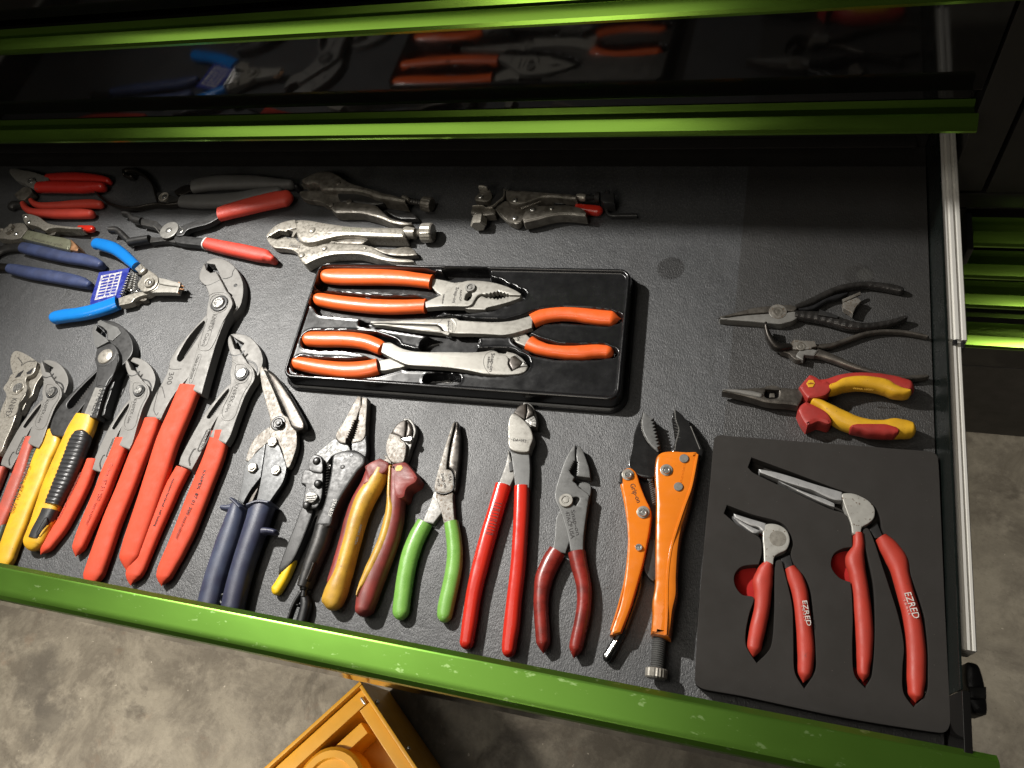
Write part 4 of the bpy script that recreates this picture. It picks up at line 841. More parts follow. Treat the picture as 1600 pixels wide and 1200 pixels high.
# ---- orange locking pliers
V(920, 620, 2.5)
T = Tool('locking_pliers', 'orange enamelled curved jaw locking pliers near the right of the front row', 'locking pliers', (290, 600), 'locking pliers')
T.plate('lower_jaw', [(216, 56, 1), (200, 85), (178, 135), (166, 205), (155, 262), (165, 285), (205, 312), (250, 315), (272, 280), (275, 218, 1), (255, 205), (228, 178), (212, 140), (210, 95)], 2, 13, 'gloss_dark', 1.4)
T.plate('jaw_teeth', [(214, 58, 1), (232, 72, 1)] + zig((240, 80), (268, 198), 9, -13) + [(274, 214, 1), (244, 190), (218, 148), (208, 104)], 1, 15.5, 'grey_steel', .8)
T.plate('upper_jaw', [(335, 46, 1), (362, 66), (402, 118), (430, 170), (446, 216), (425, 245), (330, 230, 1), (326, 205, 1)] + zig((338, 168), (324, 84), 7, 13) + [(326, 66, 1)], 2, 15, 'gloss_dark', 1.5)
T.groove('jaw_edge', [(336, 50), (340, 90), (352, 130), (340, 180), (336, 210)], 6, 15, 'pol', h=.2); T.groove('jaw_edge', [(398, 115), (412, 150), (434, 205)], 4, 15, 'satin', h=.15)
T.groove('jaw_edge', [(216, 60), (206, 100), (214, 145), (236, 182), (270, 214)], 5, 15, 'pol', h=.2)
T.plate('body_shell', [(262, 232), (282, 212), (320, 206), (380, 209), (424, 210), (429, 235), (420, 300), (405, 370), (385, 450), (364, 520), (352, 600), (346, 700), (345, 770), (332, 830), (326, 880), (318, 943, 1), (240, 926, 1), (246, 860), (246, 800), (256, 740), (258, 680), (258, 600), (260, 500), (261, 400), (256, 300)], 1, 23, 'grip_orange', 5)
T.groove('fold_ridge', [(424, 225), (400, 350), (372, 430), (342, 520), (320, 600), (308, 700), (304, 860), (300, 930)], 12, 22.8, 'grip_orange', h=.8)
T.plate('lever', [(126, 300), (140, 280), (165, 276), (186, 296), (202, 345), (222, 395), (243, 445), (240, 500), (230, 560), (212, 650), (190, 730), (160, 830), (125, 920, 1), (80, 932, 1), (95, 890), (122, 810), (142, 700), (152, 570), (142, 430), (126, 340)], 3, 17, 'grip_orange', 2.4)
T.sweep('lever_flange', [(128, 345, 12), (150, 450, 14), (160, 560, 14), (148, 700, 14), (120, 820, 14), (88, 920, 12)], 11, 5, 'grip_orange', caps=(1, 1))
T.sweep('release_lever', [(208, 680, 16), (192, 760, 22), (160, 850, 26), (118, 940, 38), (72, 1018, 42), (58, 1030, 34)], 10, 0, 'gloss_dark', caps=(1, 1), e=2.6)
T.sweep('lever_sheen', [(112, 950, 10), (66, 1022, 12)], 3, 8.6, 'pol', caps=(1, 1))
T.plate('link', [(236, 560), (258, 556, 1), (262, 700), (252, 720), (225, 695), (214, 660), (228, 600)], 2, 10, 'dark', 1)
T.plate('lever_clip', [(118, 296, 1), (132, 290, 1), (130, 338, 1), (116, 330, 1)], 10, 17.5, 'black', .5, smooth=False)
T.disc('rivet', (152, 303), 46, 17, 1.2, 'nickel', 'flat'); T.disc('rivet', (154, 303), 30, 18, 2, 'pol', 'rivet')
T.disc('rivet', (212, 450), 50, 17, 1.2, 'nickel', 'flat'); T.disc('rivet', (211, 450), 34, 18, 2, 'pol', 'rivet')
T.disc('rivet', (195, 587), 28, 17, 2, 'pol', 'rivet')
T.disc('rivet', (303, 285), 48, 23, 1.2, 'nickel', 'flat'); T.disc('rivet', (303, 285), 32, 24, 1.8, 'pol', 'rivet')
T.disc('rivet', (372, 240), 36, 23, 1.4, 'satin', 'flat'); T.disc('rivet', (350, 350), 36, 23, 1.4, 'satin', 'flat')
T.text('Grip-on', (160, 343), (188, 415), 19, 17.15, 'ink', lean=0)
T.text('MADE IN SPAIN', (370, 262), (355, 338), 8, 23.1, 'grip_orange')
T.spring('spring', (240, 318), (258, 420), 16, 13, 8, .55, 'grey_steel')
T.plate('hook_eye', [(232, 310), (245, 306), (252, 318), (242, 332), (230, 326)], 6, 11, 'dark', .6)
T.screw('adjusting_screw', (277, 930), (266, 1062), 56, 11, 'grey_steel', 16)
T.lathe('adjusting_knob', (265, 1062), (262, 1102), [(0, 76), (.08, 82), (.85, 82), (1, 70)], 11, 'nickel', seg=40, flute=.07, n_fl=20)

# ---- pliers at the right, lying across
V(1100, 420, 4)
T = Tool('needle_nose_pliers', 'old needle nose pliers with black taped handles and a bent leaf spring', 'pliers', (560, 280), 'needle nose pliers')
T.plate('upper_jaw', [(92, 303, 1), (150, 283), (230, 262), (300, 243), (390, 230), (470, 226), (540, 222), (582, 240), (562, 264), (520, 262), (405, 272), (250, 284), (100, 306, 1)], 0, 9, 'old_steel', 1.6)
T.plate('lower_jaw', [(93, 309, 1), (250, 288), (405, 276), (520, 268), (572, 264), (596, 290), (562, 322), (520, 335), (480, 345), (400, 340), (300, 330), (180, 322), (100, 316, 1)], 0, 9, 'satin', 2.2)
T.disc('joint', (462, 266), 112, 8, 1.5, 'worn', 'flat'); T.disc('pivot_pin', (462, 266), 70, 9.2, .5, 'dark_nickel', 'rivet')
T.sweep('handle', [(568, 248, 26), (620, 230, 40), (680, 205, 44), (760, 165, 42), (820, 138, 38), (900, 116, 36), (1000, 104, 34), (1090, 112, 38), (1160, 122, 44), (1215, 135, 42), (1248, 150, 28)], 9, 0, 'tape', caps=(0, 1), e=2.5)
T.sweep('inner_web', [(590, 262, 16), (680, 248, 30), (760, 205, 26), (830, 182, 34), (900, 160, 14)], 7, 0, 'black', caps=(0, 1))
T.sweep('handle', [(566, 292, 46), (640, 298, 56), (720, 306, 66), (800, 325, 68), (870, 348, 62), (940, 364, 50), (1010, 368, 44), (1100, 358, 42), (1180, 342, 40), (1240, 322, 36), (1268, 308, 24)], 11, 0, 'tape', caps=(0, 1), e=2.3, ribs=16, rib_amp=.035)
T.plate('leaf_spring', [(864, 190, 1), (978, 142, 1), (980, 160, 1), (870, 208, 1)], 7, 9, 'dark_nickel', .4, smooth=False)
T.plate('leaf_spring', [(868, 210, 1), (955, 178), (972, 186), (985, 200, 1), (950, 240), (932, 284, 1), (905, 265), (872, 246, 1)], 3, 10, 'worn', 1)
T.plate('leaf_spring', [(722, 252, 1), (834, 290, 1), (836, 308, 1), (770, 296, 1), (716, 288, 1)], 10, 13, 'dark', .5, smooth=False)

T = Tool('bent_nose_pliers', 'bare steel bent nose pliers between the taped pliers and the yellow and red pliers', 'pliers', (620, 500))
T.sweep('bent_tip', [(382, 368, 22), (388, 405, 34), (408, 450, 44), (440, 488, 50), (480, 500, 46), (540, 492, 40)], 11, 2, 'bronze', caps=(0, 0), lift=(6, 0))
T.plate('jaw', [(462, 472, 1), (535, 466, 1), (562, 440), (610, 446), (625, 480), (560, 486), (500, 484, 1)], 1, 9, 'old_steel', 1.2)
T.plate('jaw', [(470, 490, 1), (560, 488), (625, 480), (630, 568, 1), (592, 572), (562, 562), (530, 532), (480, 518, 1)], 1, 8.5, 'old_steel', 1.4)
T.plate('joint', [(540, 480, 1), (562, 442, 1), (620, 448, 1), (692, 450, 1), (706, 484, 1), (676, 490, 1), (668, 500), (600, 505), (560, 500)], 7, 11, 'worn', .7)
T.plate('jaw_heel', [(600, 505, 1), (668, 500), (716, 508, 1), (690, 544, 1), (626, 538, 1), (620, 572, 1), (575, 545)], 4, 10, 'satin', 1.2)
T.disc('pivot_pin', (606, 484), 60, 10.8, .5, 'dark_nickel', 'rivet')
T.sweep('handle', [(690, 488, 26), (740, 490, 34), (800, 482, 32), (870, 458, 32), (940, 432, 30), (1020, 408, 28), (1110, 396, 24), (1220, 398, 24), (1320, 412, 24), (1405, 432, 18)], 7, 0, 'old_steel', caps=(0, 1))
T.sweep('handle', [(700, 530, 60), (760, 548, 52), (830, 575, 46), (900, 604, 40), (980, 632, 36), (1070, 658, 34), (1170, 678, 32), (1260, 688, 32), (1340, 684, 32), (1406, 678, 24)], 9, 0, 'old_steel', caps=(0, 1))

T = Tool('needle_nose_pliers', 'long nose pliers with yellow and red two-tone grips above the foam', 'pliers', (620, 800), 'needle nose pliers')
T.plate('jaws', [(112, 758, 1), (200, 746), (280, 742), (350, 738), (420, 736), (480, 738), (540, 742), (600, 746), (625, 770), (612, 820), (590, 858, 1), (540, 850), (500, 846), (440, 842), (380, 834), (300, 810), (200, 784), (112, 768, 1)], 5, 16, 'old_steel', 2.2,
        holes=[[(384, 765), (392, 748), (420, 742), (450, 746), (467, 762), (464, 796), (445, 806), (398, 805), (380, 790)]])
T.plate('cutter', [(376, 740, 1), (474, 742, 1), (474, 812, 1), (376, 812, 1)], 3, 7, 'black', .5, smooth=False)
T.plate('cutter', [(410, 776, 1), (440, 772, 1), (445, 804, 1), (405, 804, 1)], 7, 11, 'dark_nickel', .8, smooth=False)
T.groove('jaw_seam', [(114, 763), (200, 764), (300, 768), (378, 772)], 3, 16, 'dark', h=.05)
T.sweep('tip_ridge', [(114, 763, 8), (200, 770, 26), (300, 785, 36), (370, 800, 30)], 6, 11.5, 'satin', caps=(1, 1))
T.plate('guard', [(594, 736, 1), (625, 698), (662, 656, 1), (702, 672), (738, 700, 1), (770, 698), (800, 740), (760, 790), (650, 812, 1), (625, 780)], 4, 21, 'wiha_red', 2.5)
T.sweep('handle', [(690, 752, 96), (770, 740, 84), (850, 718, 92), (930, 706, 92), (1020, 708, 96), (1110, 718, 104), (1190, 738, 118), (1260, 755, 108), (1312, 768, 60)], 19, 0, 'wiha_red', caps=(0, 1), e=2.3)
T.sweep('grip_inlay', [(655, 790, 38), (740, 772, 48), (820, 752, 60), (880, 728, 78), (970, 718, 78), (1060, 726, 82), (1130, 742, 84), (1180, 768, 70), (1240, 784, 50), (1292, 786, 24)], 18, 3, 'yellow', caps=(1, 1), e=2.4)
T.plate('hex_emblem', [(640, 716, 1), (655, 694, 1), (682, 694, 1), (694, 714, 1), (682, 738, 1), (654, 740, 1)], 20.5, 21.6, 'yellow', .3, smooth=False)
T.text('wiha', (650, 722), (685, 720), 12, 21.8, 'wiha_red')
T.plate('guard', [(586, 880, 1), (605, 846), (640, 822, 1), (700, 850), (770, 890), (802, 950), (780, 972), (720, 955), (688, 966), (645, 986, 1), (610, 935)], 2, 20, 'wiha_red', 3.5)
T.sweep('handle', [(660, 838, 34), (730, 866, 66), (800, 912, 96), (870, 950, 106), (950, 982, 100), (1040, 1000, 96), (1120, 1003, 100), (1190, 1000, 118), (1250, 1005, 104), (1300, 1012, 84), (1322, 1012, 50)], 20, 0, 'yellow', caps=(1, 1), e=2.3)
T.sweep('grip_inlay', [(905, 1008, 20), (960, 1008, 56), (1040, 1015, 80), (1120, 1018, 86), (1180, 1028, 64), (1215, 1040, 24)], 17.5, 3.6, 'wiha_red', caps=(1, 1), e=2.4)
T.text('WIHA 1000V', (930, 752), (1060, 762), 10, 21.1, 'dirty_yellow')

# ---- foam tray with two angled pliers
V(1080, 670, 2.5)
F = Tool('foam_insert', 'dark grey foam insert with cut-out pockets at the right of the drawer', 'foam insert', (520, 640))
FT = 13.8
pk_s = [(128, 330, 1), (140, 298, 1), (240, 335), (340, 362), (378, 392), (398, 445), (390, 490), (410, 540), (445, 580), (468, 640), (480, 760), (487, 870), (485, 945), (442, 1015, 1), (405, 950), (400, 840), (396, 700), (378, 610), (360, 540), (352, 512), (330, 520), (326, 600), (325, 720), (312, 850), (256, 915, 1), (216, 850), (214, 790), (228, 720), (245, 660), (200, 648), (172, 612), (170, 570), (195, 540), (232, 532), (264, 530, 1), (276, 480), (266, 424), (198, 388)]
pk_l = [(222, 150, 1), (236, 112, 1), (400, 172), (560, 232), (660, 268), (716, 302), (738, 345), (752, 400), (800, 460), (846, 510), (858, 570), (890, 660), (912, 740), (924, 850), (926, 950), (920, 1030), (870, 1088, 1), (830, 1030), (826, 940), (832, 850), (812, 740), (775, 620), (742, 520), (712, 430), (690, 388), (668, 402), (690, 500), (712, 600), (718, 720), (716, 850), (706, 960), (682, 1014, 1), (638, 960), (630, 860), (632, 740), (628, 640), (622, 598, 1), (580, 582), (548, 540), (556, 492), (592, 468), (630, 462, 1), (626, 400), (604, 335), (545, 314), (395, 244), (244, 172)]
outer = [(90, 40), (110, 25), (150, 28), (500, 55), (900, 85), (945, 92), (965, 115), (975, 300), (990, 650), (1005, 950), (1014, 1140), (1000, 1180), (965, 1188), (600, 1130), (200, 1045), (50, 1018), (18, 995), (15, 950), (30, 700), (55, 400), (75, 200)]
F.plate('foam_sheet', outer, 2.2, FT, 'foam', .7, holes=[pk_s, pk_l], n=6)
F.plate('base_sheet', outer, 0, 2.0, 'foam', .2)  # dark colour stands in for deep shade on the red pocket floor
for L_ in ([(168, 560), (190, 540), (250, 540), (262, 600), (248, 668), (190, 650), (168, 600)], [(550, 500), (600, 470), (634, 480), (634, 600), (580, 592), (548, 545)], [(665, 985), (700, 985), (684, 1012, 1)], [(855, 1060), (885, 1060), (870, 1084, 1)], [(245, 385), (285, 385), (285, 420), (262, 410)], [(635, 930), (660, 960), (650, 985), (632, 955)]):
    F.plate('lit_red_base', L_, 2.05, 2.5, 'foam_red', .1)  # red floor put in only where it shows out of the shade
def ez(name, label, head, jaws, hl, hr, neck, txt, g='angled needle nose pliers in the foam'):
    T = Tool('angled_needle_nose_pliers', label, 'pliers', head[0], g, z=.0027)
    T.plate('head', head, 3, 13.5, 'ez_steel', 1.2)
    for i, j in enumerate(jaws): T.plate('jaw', j, 4 - i * 2, 13.6 - i * 1.5, 'ez_jaw', 1.2)
    T.plate('arm', neck, 1, 9, 'gunmetal', 1)
    T.sweep('handle', hl, 14.5, 0, 'worn_red_grip', caps=(0, 2), e=2.3); T.sweep('handle', hr, 14.5, 0, 'worn_red_grip', caps=(0, 2), e=2.3)
    (a, b, h), (c, d, h2) = txt
    T.text('EZRED', a, b, h, 14.75, 'white'); T.text('T  O  O  L  S', c, d, h2, 14.7, 'white'); return T
M['ez_steel'] = mat('rust_spotted_steel', (0.50, 0.49, 0.45), rough=0.4, metal=0.35, col2=(0.36, 0.35, 0.32), scale=70, speck=(0.12, 0.07, 0.04), speck_scale=300, speck_amt=0.3, bump=0.1)
M['ez_jaw'] = mat('bright_jaw_steel', (0.50, 0.50, 0.50), rough=0.33, metal=0.45, col2=(0.38, 0.38, 0.38), scale=90)
M['worn_red_grip'] = mat('scuffed_red_grip', (0.46, 0.040, 0.022), rough=0.55, col2=(0.36, 0.036, 0.022), scale=45, bump=0.2, bscale=1600, speck=(0.22, 0.04, 0.03), speck_scale=180, speck_amt=0.14)
T = ez('', 'small angled nose pliers with red handles in the left foam pocket',
   [(286, 376), (330, 371), (370, 392), (386, 432), (374, 470), (345, 486), (326, 500), (321, 530, 1), (285, 526, 1), (283, 470), (280, 420)],
   [[(166, 330, 1), (230, 350), (292, 368, 1), (292, 398, 1), (278, 400), (262, 384), (230, 376), (170, 346, 1)], [(160, 340, 1), (215, 372), (272, 398, 1), (252, 408), (235, 404), (185, 368, 1)]],
   [(302, 530, 44), (290, 560, 68), (280, 600, 82), (280, 650, 68), (275, 710, 64), (260, 780, 66), (248, 840, 62), (241, 896, 44)],
   [(386, 545, 44), (408, 590, 66), (424, 640, 66), (432, 700, 62), (442, 780, 66), (448, 860, 70), (446, 930, 64), (438, 992, 40)],
   [(348, 506, 1), (386, 490, 1), (402, 548, 1), (366, 546, 1)], (((434, 672), (452, 770), 18), ((430, 690), (443, 750), 5)))
V(1080, 670, 2.5); T.disc('stamped_disc', (338, 428), 66, 13.2, .5, 'nickel', 'flat')
T = ez('', 'large angled long nose pliers with red handles in the right foam pocket',
   [(588, 256), (612, 250), (645, 255), (690, 278), (716, 308), (716, 345), (695, 368), (668, 385), (664, 414, 1), (630, 412, 1), (624, 370), (608, 325), (596, 290)],
   [[(264, 156, 1), (330, 168), (400, 188), (480, 214), (590, 246, 1), (590, 280, 1), (560, 278), (520, 262), (475, 240), (440, 230), (370, 208), (268, 170, 1)], [(340, 202, 1), (440, 244), (520, 272), (560, 290, 1), (560, 306), (500, 284), (400, 236, 1)]],
   [(650, 412, 44), (652, 460, 50), (640, 515, 78), (650, 570, 66), (662, 640, 66), (670, 720, 72), (676, 800, 72), (676, 880, 64), (672, 940, 52), (672, 988, 32)],
   [(740, 426, 48), (775, 470, 74), (803, 515, 84), (818, 570, 68), (836, 640, 66), (856, 710, 70), (870, 790, 74), (878, 880, 78), (878, 970, 76), (876, 1030, 62), (876, 1070, 32)],
   [(694, 392, 1), (726, 364, 1), (752, 424, 1), (718, 428, 1)], (((832, 642), (868, 742), 26), ((828, 668), (850, 726), 6)))

# ---- tools at the back
V(0, 240, 6.316)
T = Tool('slip_joint_pliers', 'red handled slip joint pliers with shiny nose, farthest back at the left corner', 'pliers', (300, 260), 'slip joint pliers')
T.plate('jaws', [(88, 185), (92, 158), (112, 143), (160, 146), (230, 158), (300, 170), (380, 192), (440, 215), (482, 238, 1), (472, 285), (430, 300), (384, 350, 1), (330, 345), (270, 320), (210, 285), (180, 268), (150, 258)], 2, 12, 'satin', 2)
T.plate('jaw_step', [(200, 262), (260, 240), (330, 255), (380, 300), (372, 345), (310, 338), (250, 300)], 10, 15, 'satin', 1.4)
T.disc('pivot_pin', (300, 262), 56, 13.5, 2.4, 'pol', 'rivet')
T.disc('jaw_nub', (350, 300), 30, 14, 2.4, 'pol', 'dome')
T.sweep('handle', [(470, 245, 74), (600, 238, 86), (750, 236, 88), (900, 245, 80), (1020, 262, 74), (1098, 285, 50)], 12, 0, 'red_dip', caps=(0, 1), e=2.3)
T.sweep('handle', [(382, 335, 84), (500, 330, 100), (650, 332, 104), (800, 336, 100), (920, 332, 86), (1048, 335, 60)], 15, 2, 'red_dip', caps=(0, 1), e=2.3)
T = Tool('bent_nose_pliers', 'red handled pliers with a dark bent neck, just below the shiny nosed red pliers', 'pliers', (300, 520))
T.plate('jaw_block', [(134, 402, 1), (228, 322, 1), (300, 330, 1), (318, 380, 1), (240, 455, 1), (180, 458, 1)], 3, 14, 'dark_nickel', 2, smooth=False)
T.sweep('neck', [(230, 420, 60), (260, 470, 60), (330, 500, 48)], 11, 0, 'dark', caps=(0, 0))
T.sweep('neck', [(80, 545, 60), (150, 510, 66), (235, 510, 56)], 11, 0, 'dark', caps=(1, 0))
T.sweep('handle', [(318, 470, 52), (345, 500, 56), (420, 520, 58), (560, 518, 62), (750, 505, 74), (900, 500, 80), (1022, 508, 58)], 12, 1, 'clamp_red', caps=(0, 1), e=2.3)
T.sweep('handle', [(238, 502, 56), (262, 545, 66), (330, 582, 70), (450, 592, 76), (620, 596, 82), (800, 595, 86), (935, 602, 60)], 13, 1, 'clamp_red', caps=(0, 1), e=2.3)
T = Tool('locking_clamp', 'nickel locking clamp with a small red tipped release, at the left edge of the drawer', 'locking pliers', (300, 760), 'locking pliers')
T.plate('head_plate', [(-40, 800), (0, 770), (60, 722), (130, 690), (200, 680), (240, 690), (272, 742, 1), (200, 832, 1), (120, 848), (30, 838), (-40, 830)], 3, 15, 'nickel', 1.5)
T.plate('upper_arm', [(215, 608), (245, 592), (300, 594), (380, 620), (425, 652), (470, 682), (560, 702), (680, 716), (802, 722, 1), (802, 744, 1), (680, 740), (560, 730), (480, 740), (440, 760), (380, 725), (300, 700), (245, 690)], 6, 19, 'nickel', 1.6)
T.plate('release_lever', [(500, 742), (560, 728), (660, 742), (800, 748, 1), (800, 778, 1), (660, 775), (560, 770), (530, 800), (470, 800)], 3, 11, 'dark_nickel', 1.2)
T.plate('link', [(330, 740), (420, 720), (470, 765), (430, 792), (350, 770)], 4, 12, 'gunmetal', 1)
T.plate('body_shell', [(200, 832, 1), (262, 742, 1), (400, 772), (520, 802), (620, 818), (690, 838, 1), (700, 880), (680, 952, 1), (560, 925), (420, 888), (280, 855)], 2, 20, 'welder', 4)
T.plate('end_cap', [(690, 838, 1), (740, 880, 1), (775, 930, 1), (760, 962, 1), (682, 950, 1), (698, 890, 1)], 2, 18, 'copper', 2, smooth=False)
T.text('MADE IN USA', (315, 845), (610, 912), 14, 20.1, 'dark_nickel')
T.sweep('release_tip', [(785, 742, 54), (840, 744, 60), (890, 746, 62), (938, 748, 48)], 9, 4, 'gloss_red', caps=(0, 1), e=2.4, groove=.3)
for c, z_ in (((242, 616), 19), ((276, 672), 19), ((150, 786), 15)): T.disc('rivet', c, 38, z_ - .4, 2.4, 'pol', 'dome')
for c in ((100, 708), (60, 762), (90, 745)): T.disc('bolt', c, 36, 14.5, 6, 'nickel', 'flat')
T.sweep('chain_end', [(-40, 770, 30), (10, 760, 32), (50, 760, 26)], 8, 8, 'nickel', caps=(1, 1))

V(0, 360, 5)
T = Tool('groove_joint_pliers', 'navy handled water pump pliers reaching in from the left edge of the drawer', 'pliers', (200, 230))
T.sweep('arm', [(-90, 260, 60), (-40, 190, 58), (20, 155, 56), (90, 138, 58), (185, 132, 66)], 8, 1, 'dark', caps=(0, 0))
T.sweep('arm', [(-90, 300, 60), (-30, 290, 62), (40, 292, 60), (80, 298, 60)], 8, 0, 'bronze', caps=(0, 0))
T.sweep('handle', [(180, 135, 78), (250, 150, 90), (350, 172, 94), (460, 196, 94), (560, 215, 92), (660, 232, 88), (740, 254, 84), (785, 272, 66), (812, 284, 40)], 14, 1, 'navy', caps=(0, 1), e=2.4)
T.sweep('handle', [(78, 300, 68), (140, 312, 84), (250, 335, 92), (370, 355, 94), (480, 374, 94), (580, 394, 92), (650, 412, 84), (695, 428, 62), (722, 438, 36)], 14, 0, 'navy', caps=(0, 1), e=2.4)

# snap ring pliers, bright blue
T = Tool('snap_ring_pliers', 'open retaining ring pliers with bright blue handles and coil springs', 'pliers', (950, 420), 'snap ring pliers')
T.sweep('handle', [(722, 108, 60), (770, 108, 82), (830, 122, 92), (900, 148, 96), (965, 192, 94), (1020, 240, 88), (1072, 286, 78)], 14, 6, 'blue', caps=(1, 0), e=2.5)
T.sweep('handle', [(394, 694, 40), (440, 682, 86), (520, 668, 92), (620, 656, 90), (720, 635, 90), (800, 612, 92), (870, 588, 92), (924, 566, 86)], 14, 2, 'blue', caps=(1, 0), e=2.5)
T.plate('arm', [(1050, 300, 1), (1098, 256, 1), (1122, 280), (1150, 300), (1195, 330), (1232, 362), (1244, 410), (1225, 450), (1180, 478), (1120, 476), (1084, 450), (1072, 420), (1092, 385), (1110, 350), (1080, 325)], 8, 16, 'nickel', 1)
T.plate('arm', [(922, 528, 1), (960, 515), (1040, 490), (1100, 478), (1180, 476), (1150, 500), (1100, 512), (1050, 535), (1030, 560), (1000, 572), (930, 586, 1)], 4, 13, 'nickel', 1)
T.plate('lower_link', [(1040, 540, 1), (1070, 528), (1130, 520), (1146, 535), (1120, 552), (1080, 550), (1060, 570), (1044, 572)], 1, 8, 'dark_nickel', 1)
for i in range(3): T.plate('ridge', [(1052 + i * 18, 300 - i * 16, 1), (1060 + i * 18, 293 - i * 16, 1), (1088 + i * 14, 318 - i * 12, 1), (1078 + i * 14, 326 - i * 12, 1)], 15, 18, 'nickel', .6, smooth=False)
T.sweep('latch', [(1090, 345, 30), (1118, 318, 34), (1148, 300, 26)], 6, 15, 'nickel', caps=(1, 1))
T.disc('selector_dial', (1160, 408), 136, 15.5, 2.5, 'nickel', 'flat'); T.disc('pivot_button', (1160, 402), 74, 17.5, 3.6, 'nickel', 'cup'); T.disc('pivot_pin', (1165, 402), 36, 19, 3.5, 'pol', 'dome')
T.plate('nose', [(1238, 366, 1), (1300, 380), (1410, 410, 1), (1402, 440, 1), (1300, 428), (1242, 414, 1)], 10, 17, 'tray_steel', 1)
T.plate('nose', [(1244, 418, 1), (1300, 432), (1400, 443, 1), (1386, 488, 1), (1300, 484), (1182, 486, 1), (1228, 452, 1)], 9, 16, 'tray_steel', 1)
for a, b in (((1395, 425), (1440, 440)), ((1390, 460), (1440, 462)), ((1380, 484), (1402, 494)), ((1398, 408), (1418, 420))): T.sweep('tip', [(a[0], a[1], 16), ((a[0] + b[0]) / 2, (a[1] + b[1]) / 2, 12), (b[0], b[1], 9)], 2.6, 12, 'copper', caps=(0, 1))
for a, b in (((1052, 342), (1010, 470)), ((1020, 340), (950, 520)), ((1070, 350), (1050, 480))): T.spring('coil_spring', a, b, 30, 9, 10, .6, 'pol')
cd_ = T.plate('size_card', [(772, 326, 1), (880, 312), (1014, 290, 1), (990, 380), (940, 524, 1), (870, 536, 1), (790, 555), (702, 582, 1), (706, 540), (745, 420)], 9, 11.5, 'card_blue', .5)
T.plate('card_print', [(790, 352, 1), (955, 320, 1), (905, 505, 1), (738, 545, 1)], 11.3, 11.7, 'soft_print', .1, smooth=False, parent=cd_)
for i in range(7):
    y = 0.07 + i * .125
    for j, (a, b) in enumerate(((.10, .40), (.46, .66), (.72, .92))):
        def L2(u_, v_): return (790 + (955 - 790) * u_ - 52 * v_ , 352 - 32 * u_ + 193 * v_ + (0) )
        T.plate('print_cell', [L2(a, y), L2(b, y), L2(b, y + .075), L2(a, y + .075)], 11.6, 11.9, 'card_blue', .05, smooth=False, parent=cd_)

V(150, 250, 4.571)
T = Tool('filter_pliers', 'oil filter pliers with wide curved thin jaws and grey dipped handles', 'pliers', (480, 260))
T.sweep('curved_jaw', [(210, 118, 26), (206, 88, 28), (240, 76, 30), (300, 88, 24), (350, 118, 20), (395, 160, 18), (420, 205, 18), (434, 260, 20), (450, 300, 26)], 9, 2, 'bronze', caps=(1, 0))
T.sweep('jaw_pad', [(210, 112, 22), (240, 126, 24), (275, 122, 18)], 10, 2, 'bronze', caps=(1, 1))
T.sweep('curved_jaw', [(-8, 215, 16), (20, 255, 16), (70, 295, 16), (140, 330, 18), (220, 346, 18), (300, 346, 20), (380, 330, 20), (440, 322, 24), (520, 325, 30), (610, 315, 30)], 9, 1, 'bronze', caps=(1, 0))
T.plate('joint', [(430, 240), (470, 225), (530, 250), (600, 270), (600, 310), (520, 320), (450, 312)], 2, 9, 'dark', 1)
T.plate('link', [(556, 225), (620, 182), (672, 178), (700, 196), (690, 215), (600, 250)], 2, 9, 'bronze', 1)
T.disc('pivot_nut', (480, 258), 66, 9, 3, 'nickel', 'cup'); T.disc('pivot_bolt', (482, 256), 40, 10, 4, 'pol', 'hex')
T.sweep('handle', [(696, 192, 78), (790, 172, 88), (900, 162, 94), (1020, 160, 92), (1130, 160, 86), (1240, 168, 76), (1330, 175, 62), (1420, 178, 46)], 14, 1, 'grey_dip', caps=(0, 1), e=2.4)
T.sweep('handle', [(612, 295, 78), (700, 296, 90), (800, 297, 94), (920, 292, 92), (1040, 275, 84), (1150, 252, 76), (1240, 232, 66), (1340, 215, 50)], 13, 0, 'grey_dip', caps=(0, 1), e=2.4)
T.disc('handle_tip', (1424, 176), 40, 2, 11, 'black', 'dome')

T = Tool('hose_clamp_pliers', 'dark swivel jaw hose clamp pliers with red dipped handles and a round pivot', 'pliers', (540, 520))
T.sweep('swivel_jaw', [(120, 520, 34), (170, 520, 44), (215, 560, 46), (245, 590, 44)], 12, 2, 'dark', caps=(0, 0), lift=(5, 0))
T.sweep('swivel_jaw', [(240, 590, 46), (300, 580, 44), (385, 566, 42)], 13, 3, 'gunmetal', caps=(0, 0), e=2.2)
T.sweep('swivel_jaw', [(190, 388, 26), (240, 395, 30), (270, 425, 48), (330, 440, 46)], 12, 3, 'dark', caps=(1, 0))
T.plate('jaw_arm', [(320, 412, 1), (430, 435, 1), (470, 470), (520, 500), (500, 545), (450, 500), (400, 480), (318, 462, 1)], 5, 12, 'dark', 1)
T.plate('jaw_arm', [(384, 548, 1), (450, 550), (500, 530), (590, 510), (600, 570), (560, 590), (500, 578), (384, 590, 1)], 3, 10, 'dark', 1)
T.plate('arm', [(590, 480, 1), (650, 452), (720, 428), (790, 398), (850, 372), (880, 360, 1), (886, 405, 1), (830, 440), (780, 462), (700, 482), (650, 500), (620, 535), (570, 540)], 6, 14, 'gunmetal', 1.2)
T.groove('edge_line', [(670, 470), (740, 448), (810, 440)], 6, 14.1, 'dark', h=.2)
T.plate('arm', [(560, 520, 1), (620, 538), (700, 548), (786, 560, 1), (786, 618, 1), (700, 605), (620, 598), (560, 580)], 4, 12, 'gunmetal', 1.2)
T.disc('pivot_disc', (520, 498), 122, 13, 2.5, 'satin', 'flat'); T.disc('pivot_pin', (514, 496), 40, 15, 2, 'pol', 'dome')
